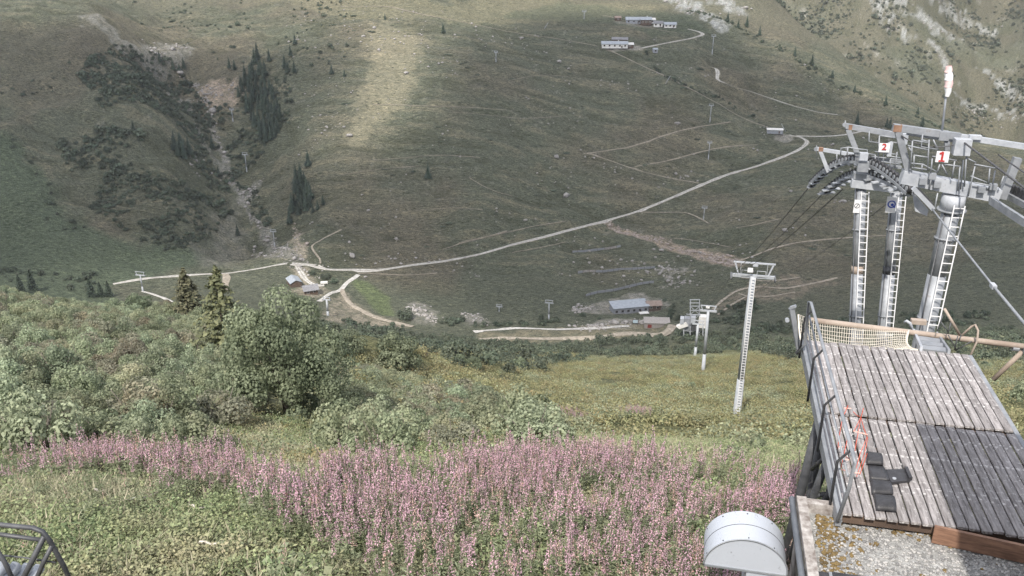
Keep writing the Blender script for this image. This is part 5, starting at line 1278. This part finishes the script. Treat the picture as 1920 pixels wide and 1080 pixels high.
def ring(root, pl, u, v, k, r, w, mt, nm, seg=28):
    c = pl(u, v, k); m = MB(); vs = []
    for i in range(seg):
        a = 2 * math.pi * i / seg; d_ = EV * math.cos(a) + UP * math.sin(a); vs += [c + d_ * (r - w), c + d_ * r]
    m.add(vs, [(2 * i, 2 * i + 1, (2 * i + 3) % (2 * seg), (2 * i + 2) % (2 * seg)) for i in range(seg)]); return m.build(nm, M[mt], root)
MB().box(PA(1607, 387, -0.45), (0.26, 0.03, 0.56), (EV, DV, UP)).build('sign_plate', M['sign'], tA)
ring(tA, PA, 1607, 386, -0.475, 0.105, 0.02, 'black', 'sign_ring'); MB().bar(PA(1604, 390, -0.478), PA(1610, 382, -0.478), 0.02, 0.004, up=DV).build('sign_slash', M['black'], tA)
MB().box(PA(1671, 384, 0.55), (0.40, 0.03, 0.68), (EV, DV, UP)).build('sign_plate', M['sign'], tB)
ring(tB, PA, 1672, 383, 0.525, 0.165, 0.05, 'blue', 'sign_ring'); m_ = MB(); c = PA(1673, 384, 0.522); m_.disc(c, DV, 0.06, 0.004, 12); m_.build('sign_pictogram', M['blue'], tB); MB().bar(PA(1674, 387, 0.52), PA(1678, 389, 0.52), 0.06, 0.004, up=DV).build('sign_pictogram', M['blue'], tB)
# sheave trains: two rows of wheels bowed over the head
def train(root, P, nw, rad, off):
    L_ = smooth_line(P); seg_ = [0.0]
    for a, b in zip(L_, L_[1:]): seg_.append(seg_[-1] + (b - a).length)
    def pt(t):
        d_ = t * seg_[-1]; i = max(0, min(len(L_) - 2, int(np.searchsorted(seg_, d_)) - 1)); f = (d_ - seg_[i]) / max(1e-6, seg_[i + 1] - seg_[i]); return L_[i].lerp(L_[i + 1], f)
    side = (P[-1] - P[0]).cross(UP).normalized()
    for i in range(nw):
        c = pt((i + 0.5) / nw); w = MB().disc(c, side, rad, 0.13, 14).build('sheave', M['black'], root, True)
        h = MB().disc(c + side * 0.075, side, rad * 0.5, 0.03, 10); h.disc(c - side * 0.075, side, rad * 0.5, 0.03, 10); h.build('hub', M['steel'], root)
    for sgn in (-1, 1):
        m = MB()
        for i in range(0, 24): m.bar(pt(i / 24) + side * (0.13 * sgn) - UP * 0.14, pt((i + 1) / 24) + side * (0.13 * sgn) - UP * 0.14, 0.03, 0.12)
        m.build('side_plate', M['steel'], root)
    for i in range(nw // 2):
        c = pt((i * 2 + 1) / nw); MB().bar(c - UP * 0.16 - side * off, c - UP * 0.26 + side * off, 0.20, 0.05).build('rocker', M['white'] if i % 2 else M['steel'], root)
    return side
stA = empty('sheave_train', V(1600, 320, 36)); tag(stA, 'left row of dark rope wheels bowed over the slender tower', 'pulley')
train(stA, [V(1519, 346, 41.0), V(1548, 318, 39.0), V(1580, 300, 37.4), V(1612, 298, 36.0), V(1645, 308, 34.5), V(1682, 334, 32.8), V(1706, 356, 31.6)], 34, 0.185, 0.18)
stB = empty('sheave_train', V(1640, 340, 34)); tag(stB, 'right row of dark rope wheels with pale plates under it', 'pulley')
train(stB, [V(1546, 358, 40.0), V(1572, 338, 38.4), V(1606, 322, 36.6), V(1640, 326, 34.8), V(1672, 338, 33.4), V(1712, 360, 31.8)], 26, 0.16, 0.40)
# head of the thick tower
beam(PC, 1690, 330, 1872, 366, 0.40, 'crossarm', 'white', tC, 0.0, 0.40)
MB().tube([c1 - UP * 0.35, c1 + UP * 0.12], 0.35, 20).build('collar', M['white'], tC, True); MB().tube([c1 - UP * 0.4, c1 - UP * 0.34], 0.43, 20).build('flange', M['steel'], tC, True)
beam(PC, 1684, 246, 1706, 334, 0.20, 'gantry_leg', 'steel', tC); beam(PC, 1674, 238, 1800, 256, 0.20, 'gantry_beam', 'steel', tC, 0, 0.20); beam(PC, 1800, 256, 1930, 276, 0.16, 'gantry_beam', 'white', tC, 0, 0.16)
beam(PC, 1908, 296, 1878, 372, 0.22, 'gantry_leg', 'steel', tC)
beam(PC, 1700, 250, 1790, 264, 0.09, 'lower_beam', 'white', tC, 0.3)
MB().box(PC(1769, 254), (0.28, 0.28, 0.26), (EV, DV, UP)).build('bracket', M['steel'], tC); MB().box(PC(1682, 240), (0.24, 0.21, 0.21), (EV, DV, UP)).build('rust_patch', M['rust_dark'], tC)
MB().box(PC(1803, 275, -0.3), (0.46, 0.34, 0.48), (EV, DV, UP)).build('lamp_box', M['white'], tC); MB().box(PC(1828, 257, -0.1), (0.34, 0.2, 0.12), (EV, DV, UP)).build('lamp_box', M['white'], tC)
beam(PC, 1775, 265, 1776, 282, 0.14, 'lamp_stem', 'steel', tC)
number_b = MB().box(PC(1767, 294, -0.4), (0.36, 0.04, 0.33), (EV, DV, UP)).build('number_board', M['sign'], tC); nc = PC(1767, 293, -0.44); m_ = MB(); m_.box(nc, (0.06, 0.012, 0.26), (EV, DV, UP)); m_.box(nc - UP * 0.145, (0.17, 0.012, 0.045), (EV, DV, UP)); m_.bar(nc + UP * 0.128 + EV * 0.01, nc + UP * 0.07 - EV * 0.085, 0.05, 0.010, up=DV); m_.build('number', M['red'], tC)
for pts in ([(1702, 273), (1740, 281)], [(1711, 264), (1707, 316)], [(1742, 262), (1739, 320)], [(1711, 263), (1731, 266), (1741, 268)], [(1730, 252), (1727, 275), (1757, 280)], [(1713, 291), (1740, 295)], [(1714, 291), (1713, 314)], [(1708, 306), (1730, 308), (1756, 322)], [(1729, 308), (1728, 322)], [(1710, 314), (1738, 318)],
            [(1750, 262), (1758, 280)], [(1748, 297), (1745, 325)], [(1748, 293), (1794, 301)], [(1790, 302), (1785, 335)], [(1762, 308), (1757, 324)], [(1766, 308), (1776, 328)], [(1800, 312), (1796, 358)], [(1806, 300), (1801, 355)], [(1812, 292), (1808, 350)], [(1828, 312), (1815, 368)], [(1827, 308), (1870, 316)], [(1856, 316), (1853, 345)], [(1866, 320), (1860, 352)],
            [(1812, 296), (1830, 305)], [(1820, 330), (1850, 342)], [(1826, 342), (1868, 350)], [(1704, 276), (1712, 288)], [(1727, 262), (1742, 266)], [(1770, 308), (1800, 312)], [(1758, 362), (1751, 400)], [(1748, 325), (1742, 356)], [(1886, 330), (1905, 338)], [(1882, 330), (1874, 352)]):
    pipe_(PC, pts, 0.022, 'guard_rail', 'steel', tC, -0.35)
for u, v in ((1730, 340), (1748, 330), (1840, 355), (1862, 350), (1757, 346)): MB().box(PC(u, v, -0.3), (0.2, 0.16, 0.18), (EV, DV, UP)).build('bracket', M['steel'], tC)
for (u0, v0, u1, v1, w, nm, mt) in ((1712, 352, 1750, 392, 0.13, 'rope_catcher', 'white'), (1721, 352, 1750, 384, 0.05, 'rope_catcher', 'steel_dark')): beam(PC, u0, v0, u1, v1, w, nm, mt, tC, -0.8)
q = [PC(*p, -0.5) for p in ((1711, 362), (1722, 372), (1741, 394), (1738, 405), (1716, 396))]; MB().prism(q, DV * 0.04).build('guide_plate', M['white'], tC)
stC = empty('sheave_train', PC(1890, 390)); tag(stC, 'grey boxed wheel train at the right rim behind the thick tower', 'pulley')
MB().bar(V(1858, 376, 25.0), V(1935, 426, 22.0), 0.10, 0.22).build('side_plate', M['steel'], stC)
for t in (0.28, 0.5, 0.72): c = V(1858, 376, 25.0).lerp(V(1935, 426, 22.0), t); MB().box(c - DV * 0.0 + Vector((0, -0.075, 0)), (0.24, 0.02, 0.06), ((V(1935, 426, 22.0) - V(1858, 376, 25.0)).normalized(), DV, UP)).build('slot', M['black'], stC)
MB().bar(V(1880, 362, 26.5), V(1935, 392, 24.0), 0.10, 0.18).build('side_plate', M['steel'], stC)
for i in range(7): c = V(1884 + 7 * i, 350 + 3.6 * i, 26.6 - 0.3 * i); MB().disc(c, EV, 0.2, 0.1, 12).build('sheave', M['black'], stC, True)
# windsock
ws_ = empty('windsock', PC(1767, 244)); tag(ws_, 'limp red and white windsock on a pole above the tower head', 'windsock')
MB().tube([PC(1766, 248), PC(1774, 178), PC(1776, 130)], 0.035, 8, r2=0.025).build('pole', M['white'], ws_, True)
SK = [(1777, 124, 5), (1776, 136, 6.5), (1777, 150, 7), (1776, 164, 6.5), (1774, 181, 3.5)]
for i in range(4):
    (u0, v0, w0), (u1, v1, w1) = SK[i], SK[i + 1]; p0, p1 = PC(u0 + 1.5, v0, -0.05), PC(u1 + 1.5, v1, -0.05); k = 27.5 / 1625
    MB().tube([p0, p0.lerp(p1, 0.5) + EV * 0.02, p1], w0 * k, 12, False, w1 * k).build('red_band' if i % 2 == 0 else 'white_band', simple('faded_red_cloth', (0.66, 0.44, 0.43), (0.76, 0.60, 0.58), 6, 0.9) if i % 2 == 0 else simple('white_cloth', (0.72, 0.72, 0.72), (0.84, 0.83, 0.82), 6, 0.9), ws_, True)
# ropes
def rope(a, b, sag, r, lb, mt='cable', n_=14):
    pts = [a.lerp(b, i / n_) - UP * (4 * sag * (i / n_) * (1 - i / n_)) for i in range(n_ + 1)]
    return tag(MB().tube(pts, r, 6).build('cable', M[mt], None, True), lb, 'cable')
py1 = hit(1380, 787)
def lift_pylon(base, top_px, arm, label, group=None, r=0.45, lad=True, detail=2, az=None, cap=None):
    b = Vector(base); tp_ = onplane(*top_px, b, EV); ax = (tp_ - b).normalized()
    root = empty('lift_pylon', b - UP * 0.5); tag(root, label, 'pylon', group)
    e = EV; h = (tp_ - b).length
    MB().tube([b - ax * 1.0, b + ax * 0.6, b + ax * h * 0.3], r * 1.35, 14, r2=r * 1.1).build('foot', M['steel_pale'], root, True)
    MB().tube([b + ax * h * 0.29, tp_], r * 1.05, 14, r2=r * 0.85).build('pillar', M['steel_pale'], root, True)
    if lad: m = MB(); o = EV * 0.08 - DV * (r * 1.35 + 0.06); ladder(m, b + ax * 0.8 + o, tp_ + o, EV, 0.46, 0.42, 0.045); m.build('ladder', M['sign'], root)
    k = arm / 2; g = 0.16 if detail > 1 else 0.22
    MB().bar(tp_ - e * k, tp_ + e * k, g * 2.2, g * 2.6).build('crossarm', M['steel_pale'], root)
    t2 = tp_ + UP * (arm * 0.34)
    MB().bar(t2 - e * (k * 0.98), t2 + e * (k * 0.98), g * 1.2, g * 1.2).build('gantry_beam', M['white'], root)
    for s_ in (-1, 1):
        MB().bar(t2 + e * (s_ * k * 0.9), tp_ + e * (s_ * k * 0.68), g * 1.2, g * 1.2, up=DV).build('gantry_leg', M['white'], root)
        m = MB()
        for q in (-1.2, -0.4, 0.4, 1.2): m.disc(tp_ + e * (s_ * k * 1.02) + DV * (q * arm * 0.12) - UP * 0.15, e, 0.26 * max(1, arm / 6), 0.14, 12)
        m.build('sheaves', M['steel_dark'], root, True); root.children[-1]['kind'] = 'stuff'
        MB().bar(tp_ + e * (s_ * k * 1.04) - DV * (arm * 0.18) - UP * 0.1, tp_ + e * (s_ * k * 1.04) + DV * (arm * 0.18) - UP * 0.1, 0.06, 0.3).build('sheave_beam', M['steel_pale'], root)
        if detail > 1:
            c = tp_ + e * (s_ * k * 0.36); w = k * 0.2; hh = arm * 0.13
            for q in (((-w, 0.1), (-w, hh + 0.25)), ((w, 0.1), (w, hh + 0.25)), ((-w, hh + 0.25), (w, hh + 0.25)), ((-w, hh * 0.5), (w, hh * 0.5))):
                MB().bar(c + e * q[0][0] + UP * q[0][1] - DV * 0.5, c + e * q[1][0] + UP * q[1][1] - DV * 0.5, 0.06, 0.06, up=DV).build('guard_rail', M['steel_pale'], root)
            MB().bar(tp_ + e * (s_ * k * 0.62) + UP * 0.1 - DV * 0.3, t2 + e * (s_ * k * 0.62) - DV * 0.3, 0.06, 0.06, up=DV).build('guard_rail', M['steel_pale'], root)
    if detail > 1:
        MB().box(tp_ + e * (-k * 0.18) + UP * (arm * 0.20) - DV * 0.7, (arm * 0.125, 0.06, arm * 0.115), (EV, DV, UP)).build('sign_board', M['sign'], root)
        MB().box(t2 + e * (k * 0.05) - UP * 0.1 - DV * 0.2, (arm * 0.12, 0.3, arm * 0.10), (EV, DV, UP)).build('lamp_box', M['white'], root)
    elif cap: MB().box(t2 - UP * arm * 0.08 - e * arm * 0.05, (arm * 0.22, 0.3, arm * 0.16), (EV, DV, UP)).build('sign_board', M['sign'], root)
    return root, tp_ - e * k, tp_ + e * k
_, L1, R1 = lift_pylon(py1, (1412, 518), 5.5, 'tall white ladder pylon in the middle of the slope below the deck', r=0.46)
_, L2, R2 = lift_pylon(hit(1318, 697), (1328, 583), 5.2, 'white pylon, second down the slope from the deck', r=0.5, lad=False, detail=1, cap=True)
_, L3, R3 = lift_pylon(hit(1303, 668), (1309, 608), 4.8, 'short white pylon just above the lower terminal', r=0.5, lad=False, detail=1)
eA = V(1519, 348, 41.0); eB = V(1546, 360, 40.0); eC = V(1580, 355, 38.0); eR = V(1668, 378, 36.0)
rope(eA, L1 + UP * 0.1, 0.4, 0.028, 'dark rope from the far tip of the left wheel row to the ladder pylon'); rope(eB, L1 + UP * 0.1 + EV * 0.35, 0.4, 0.024, 'dark rope beside the outermost one running to the ladder pylon')
rope(eC, L1 + EV * 0.7 + UP * 0.3, 0.5, 0.028, 'dark rope from under the left tower head to the ladder pylon'); rope(eR, R1 + UP * 0.1, 0.6, 0.02, 'thin rope from the middle tower to the right arm of the ladder pylon')
rope(L1, L2, 1.5, 0.03, 'left rope between the ladder pylon and the second pylon'); rope(R1, R2, 1.5, 0.03, 'right rope between the ladder pylon and the second pylon')
rc = V(1748, 392, 25.2); rd = V(1862, 536, 19.0); re_ = V(1990, 690, 14.5)
rope(rc, rd, 0.0, 0.026, 'grey rope slanting down from the tower head toward the lower right', 'steel'); rope(rd, re_, 0.0, 0.034, 'thicker grey rope end below its joint at the right rim', 'steel'); tag(MB().bar(rd - (re_ - rd).normalized() * 0.12, rd + (re_ - rd).normalized() * 0.14, 0.10, 0.10).build('rope_clamp', M['white'], None), 'pale clamp joining the slanting grey rope', 'clamp')
rope(PC(1806, 266, -0.3), V(1990, 405, 18.0), 0.0, 0.028, 'black rope passing in front of the white lamp box'); rope(PC(1872, 290, -0.4), V(1990, 372, 19.0), 0.0, 0.022, 'black rope at the right rim above the gantry leg'); rope(PC(1690, 254, -0.15), PC(1806, 266, -0.3), 0.25, 0.02, 'black cable hanging along the gantry beam')

# ------------------------------------------------------------------ lift terminal and buildings in the valley
def far_pylon(u, vb, vt, arm, lb, group=None, r=0.32, Y=None):
    b = hit(u, vb) if Y is None else V(u, vb, Y)
    lift_pylon(b, (u + (u - 960) * (vb - vt) / 4000.0, vt), arm, lb, group, r, False, 1)
far_pylon(1029, 598, 568, 5.0, 'grey lift pylon standing left of the valley station', r=0.4); far_pylon(615, 592, 562, 4.6, 'pale blue grey pylon on the sandy ground near the chalets', r=0.6); far_pylon(268, 546, 516, 6.5, 'pale pylon standing on the road at the slope edge', r=0.45)
far_pylon(515, 462, 434, 4.6, 'small pylon over the rocks near the road bend'); far_pylon(463, 322, 290, 4.8, 'small pylon right of the gully, midway up'); far_pylon(437, 228, 206, 4.2, 'highest small pylon in the gully')
far_pylon(1319, 412, 390, 4.4, 'small grey pylon just below the gravel road'); far_pylon(1328, 299, 268, 4.2, 'thin pylon just above the gravel road'); far_pylon(1331, 229, 198, 4.2, 'thin pylon on the hillside, second above the road')
far_pylon(1335, 102, 68, 4.5, 'thin pylon near the ridge beside the upper road'); far_pylon(1095, 36, 22, 4.5, 'tiny pylon on the sunlit brow left of the hamlet'); far_pylon(936, 584, 575, 4.0, 'tiny pylon on the slope above the valley path'); far_pylon(930, 116, 98, 3.5, 'faint small pylon on the upper hillside')
for (u0, v0, u1, v1, lb) in ((1020, 54, 1028, 42, 'thin leaning pole on the upper hillside'), (1248, 156, 1257, 142, 'thin leaning pole beside the upper path'), (1474, 247, 1465, 232, 'thin leaning pole beside the white roadside shed')):
    a = hit(u0, v0); b = onplane(u1, v1, a, EV); tag(MB().tube([a - UP * 0.4, b], 0.28, 6, r2=0.16).build('pole', M['steel_pale'], None, True), lb, 'pole')
# lower terminal: steel frame tower, machine boxes, ramp
lt = hit(1302, 634); term = empty('lift_terminal', lt); tag(term, 'lower lift terminal with lattice mast, white machine boxes and ramp', 'station')
def PT(u, v, k=0.0): return onplane(u, v, lt + DV * k, EV)
for u in (1294, 1311):
    for k in (-1.5, 1.5): MB().bar(PT(u, 640, k), PT(u + 0.5, 562, k), 0.45, 0.45, up=DV).build('mast_leg', M['steel_pale'], term)
for v in (562, 568, 574, 582, 590): MB().bar(PT(1293, v, -1.5), PT(1313, v, -1.5), 0.35, 0.35).build('mast_bar', M['steel_pale'], term); MB().bar(PT(1293, v, 1.5), PT(1313, v, 1.5), 0.3, 0.3).build('mast_bar', M['steel_pale'], term)
for u0, v0, u1, v1 in ((1294, 574, 1312, 590), (1312, 574, 1294, 590), (1294, 590, 1312, 606), (1312, 590, 1294, 606)): MB().bar(PT(u0, v0, -1.5), PT(u1, v1, -1.5), 0.22, 0.22, up=DV).build('mast_brace', M['steel_pale'], term)
for u, v, w, h_, mt in ((1279, 600, 2.0, 3.0, 'white'), (1290, 603, 4.0, 5.0, 'wall_grey'), (1300, 598, 2.4, 3.4, 'white'), (1317, 602, 4.0, 6.5, 'wall_white'), (1303, 612, 6.0, 4.0, 'steel_dark'), (1290, 614, 5.0, 3.0, 'steel')):
    MB().box(PT(u, v, -2.0 if mt == 'white' else 0.0), (w, 4.0, h_), (EV, DV, UP)).build('machine_box', M[mt], term)
for u in (1282, 1294, 1306, 1318): MB().bar(PT(u, 612, -2.5), PT(u, 632, -2.5), 0.5, 0.5, up=DV).build('column', M['steel_pale'], term)
q = [PT(1268, 613, -4), PT(1286, 606, -4), PT(1290, 612, -4), PT(1274, 617, -4)]; MB().prism([p for p in q], DV * 3.0).build('ramp', M['wall_white'], term)
MB().box(PT(1300, 590, -1.8), (7.5, 0.3, 0.3), (EV, DV, UP)).build('walkway', M['steel_pale'], term)

def house(name, u, v, L_, Wd, hw, hr_, az, mw, mr, lb, win=0, door=True, grp=None, eave=0.6, sink=0.5, chimney=False, mono=False):
    c = hit(u, v); e = empty(name, c, R(az)); tag(e, lb, 'building', grp)
    x, y = L_ / 2, Wd / 2
    MB().box((0, 0, (hw - sink) / 2), (L_, Wd, hw + sink)).build('wall', M[mw], e, org=(0, 0, 0))
    m = MB()
    if mono:
        m.prism([(-x - eave, -y - eave, hw + 0.02), (-x - eave, y + eave, hw + hr_), (-x - eave, y + eave, hw + hr_ + 0.3), (-x - eave, -y - eave, hw + 0.32)], (L_ + 2 * eave, 0, 0))
        ww = MB(); ww.prism([(-x + 0.02, -y + .02, hw - .1), (-x + 0.02, y - .02, hw - .1), (-x + 0.02, y - .02, hw + hr_ * 0.85), (-x + .02, -y + .02, hw)], (L_ - .04, 0, 0)); ww.build('gable', M[mw], e, org=(0, 0, 0))
    else:
        k = hr_ / y; z0 = hw - eave * k + 0.05
        for s_ in (-1, 1):
            mm = MB(); mm.prism([(-x - eave, s_ * (y + eave), z0), (-x - eave, 0.02 * s_, hw + hr_ + 0.05), (-x - eave, 0.02 * s_, hw + hr_ + 0.35), (-x - eave, s_ * (y + eave), z0 + 0.3)], (L_ + 2 * eave, 0, 0)); mm.build('roof_slope', M[mr], e, org=(0, 0, 0))
        g = MB()
        for s_ in (-1, 1): g.prism([(s_ * (x - 0.15), -y + .02, hw - .05), (s_ * (x - 0.15), y - .02, hw - .05), (s_ * (x - 0.15), 0, hw + hr_)], (0.13 * s_, 0, 0))
        g.build('gable', M['timber_dark'] if mw != 'wall_grey' else M[mw], e, org=(0, 0, 0))
    if mono: m.build('roof', M[mr], e, org=(0, 0, 0))
    for i in range(win):
        px = -x + L_ * (i + 0.5) / win; w_ = min(1.3, L_ / win * 0.5)
        f = MB().box((px, -y - 0.03, hw * 0.55), (w_ + 0.3, 0.08, 1.5)).build('window', M['timber_dark'] if mw != 'timber_dark' else M['wall_white'], e, org=(0, 0, 0)); MB().box((px, -y - 0.09, hw * 0.55), (w_, 0.05, 1.2)).build('pane', M['pane'], f, org=(0, 0, 0))
    if door: MB().box((x * 0.55, -y - 0.04, 1.0), (1.2, 0.1, 2.1)).build('door', M['timber_dark'], e, org=(0, 0, 0))
    if chimney: MB().box((x * 0.3, 0.6, hw + hr_ + 0.3), (0.8, 0.8, 1.8)).build('chimney', M['wall_white'], e, org=(0, 0, 0))
    return e
house('valley_station', 1179, 584, 23, 9, 4.6, 1.2, 12, 'wall_grey', 'roof_metal', 'long grey valley station hall with a pale metal roof', 6, True, mono=True)
house('station_annex', 1224, 578, 8.5, 7, 3.6, 1.4, 6, 'timber_dark', 'roof_brown', 'low brown roofed annex at the right end of the valley station', 2, True, eave=0.9)
e = house('concrete_shelter', 1231, 611, 15, 6.5, 3.0, 1.0, -4, 'conc', 'conc', 'flat grey concrete shelter with a dark red door below the valley station', 0, False, mono=True, eave=0.4)
MB().box((-4.5, -3.32, 1.1), (2.4, 0.12, 2.2)).build('red_door', simple('dark_red_paint', (0.16, 0.03, 0.025), (0.24, 0.05, 0.04), 2, 0.7), e, org=(0, 0, 0))
c = hit(1207, 588); e = empty('pale_slab', c, R(10)); tag(e, 'pale sloping concrete slab in front of the valley station', 'slab'); MB().box((0, 0, 0.5), (6, 3.2, 0.4)).build('slab', M['wall_white'], e, org=(0, 0, 0)); MB().box((0, 1.2, 0.1), (5.6, 0.6, 0.5)).build('support', M['conc'], e, org=(0, 0, 0))
c = hit(1191, 609); e = empty('notice_board', c, 0); tag(e, 'small pale blue notice board left of the concrete shelter', 'sign'); MB().box((0, 0, 2.2), (3.0, 0.15, 2.0)).build('panel', simple('pale_blue_print', (0.45, 0.58, 0.66), (0.58, 0.70, 0.76), 1, 0.6), e, org=(0, 0, 0)); MB().box((0, 0.12, 2.2), (3.5, 0.1, 2.5)).build('frame', M['timber_dark'], e, org=(0, 0, 0))
for s_ in (-1.2, 1.2): MB().box((s_, 0.1, 0.6), (0.2, 0.2, 2.0)).build('post', M['timber_dark'], e, org=(0, 0, 0))
house('valley_shed', 552, 535, 10.5, 7.0, 3.6, 1.6, -62, 'timber_dark', 'roof_metal', 'shed with a bright metal roof below the road bend', 0, False, eave=0.5)
house('valley_chalet', 582, 549, 8.0, 7.0, 3.4, 1.9, 24, 'timber_dark', 'roof_dark', 'brown chalet with a dark roof next to the metal roofed shed', 2, True, eave=1.0, chimney=True)
c = hit(608, 533); e = empty('pale_trailer', c, R(8)); tag(e, 'pale flat trailer parked on the yard behind the chalet', 'trailer'); MB().box((0, 0, 1.2), (4.5, 1.9, 1.2)).build('body', M['wall_white'], e, org=(0, 0, 0))
for s_ in (-1.4, 1.4): MB().disc((s_, -0.9, 0.45), (0, 1, 0), 0.45, 0.2, 12).build('wheel', M['black'], e, org=(0, 0, 0))
house('roadside_shed', 1452, 249, 14.0, 5.5, 3.0, 1.0, -9, 'wall_grey', 'wall_white', 'small roadside shed with a white roof at the end of the gravel road', 0, True, eave=0.4)
house('farmhouse', 1152, 89, 25, 8, 3.6, 2.0, -2, 'wall_white', 'roof_metal', 'long white farmhouse with pale roof at the upper road', 5, True, chimney=True); house('farm_outbuilding', 1180, 89, 7, 5, 3.0, 1.4, 4, 'timber_dark', 'wall_white', 'small pale roofed outbuilding right of the white farmhouse', 1, False); house('back_barn', 1162, 80, 15, 6, 3.4, 1.6, -8, 'timber_dark', 'roof_dark', 'dark roofed barn just behind the white farmhouse', 0, False)
house('alpine_hut', 1228, 98, 4.5, 3.5, 2.8, 1.0, 10, 'wall_grey', 'roof_metal', 'tiny hut beside the lower end of the upper road', 1, False, eave=0.3)
house('hamlet_house', 1188, 43, 16, 8, 3.6, 2.2, -4, 'wall_grey', 'roof_metal', 'pale roofed hamlet house, second from the left', 3, True); house('hamlet_house', 1210, 46, 11, 9, 5.0, 2.2, 2, 'timber_dark', 'roof_metal', 'tallest hamlet house with dark timber front', 3, True, chimney=True)
house('hamlet_house', 1234, 49, 9, 7, 3.2, 1.8, -12, 'wall_white', 'roof_dark', 'hamlet house with a dark roof between the tallest and the last', 2, True); house('hamlet_house', 1222, 43, 6, 5, 3.4, 1.4, 6, 'wall_white', 'wall_white', 'small white hamlet house behind the tallest one', 1, False); house('hamlet_house', 1256, 51, 12, 7, 3.0, 1.8, -6, 'wall_white', 'roof_metal', 'rightmost hamlet house with a bright roof', 3, True); house('hamlet_house', 1158, 38, 6, 4, 2.6, 1.4, 8, 'timber_dark', 'roof_brown', 'small brown ruin like hut at the left end of the hamlet', 1, False)
# snow fences on the slope above the valley station
for txt, lb in (('1073,474 1095,473 1120,470 1145,467 1164,463', 'topmost grey snow fence on the slope above the valley station'), ('1083,513 1105,510 1130,511 1160,507 1185,506 1228,503', 'middle grey snow fence on the slope above the valley station'), ('1098,556 1120,550 1150,546 1180,539 1205,533 1226,531', 'lowest grey snow fence, nearest the valley station')):
    L_ = smooth_line(hits(txt)); e = empty('snow_fence', L_[0]); tag(e, lb, 'fence', 'snow fences')
    acc = 0; a = L_[0]
    for p in L_[1:]:
        if (p - a).length > 2.6:
            d_ = (p - a).normalized(); n_ = d_.cross(UP).normalized(); 
            MB().bar(a + UP * 0.85, p + UP * 0.85 - d_ * 0.12, 0.25, 1.5 + 0.3 * rr_.random()).build('panel', M['stone'] if rr_.random() < 0.4 else M['steel'], e); MB().bar(a - UP * 0.4, a + UP * 1.9, 0.25, 0.25, up=DV).build('post', M['timber_dark'], e)
            a = p

# ------------------------------------------------------------------ thin summer haze in the valley air
_zb, _zt = float(BZ.min()) - 1.5, float(BZ.max()) + 12.0
hz = MB().box((0, 1325, (_zt + _zb) / 2), (5290, 2780, _zt - _zb)).build('haze', bpy.data.materials.new('valley_haze'), None)
hm = hz.data.materials[0]; hm.use_nodes = True; hn = hm.node_tree.nodes; hn.remove(hn['Principled BSDF'])
hv = hn.new('ShaderNodeVolumePrincipled'); hv.inputs['Color'].default_value = (0.86, 0.90, 0.96, 1); hv.inputs['Density'].default_value = HAZE; hv.inputs['Anisotropy'].default_value = 0.2
hm.node_tree.links.new(hv.outputs[0], hn['Material Output'].inputs['Volume'])
tag(hz, 'thin bluish summer haze filling the valley', kind='stuff')
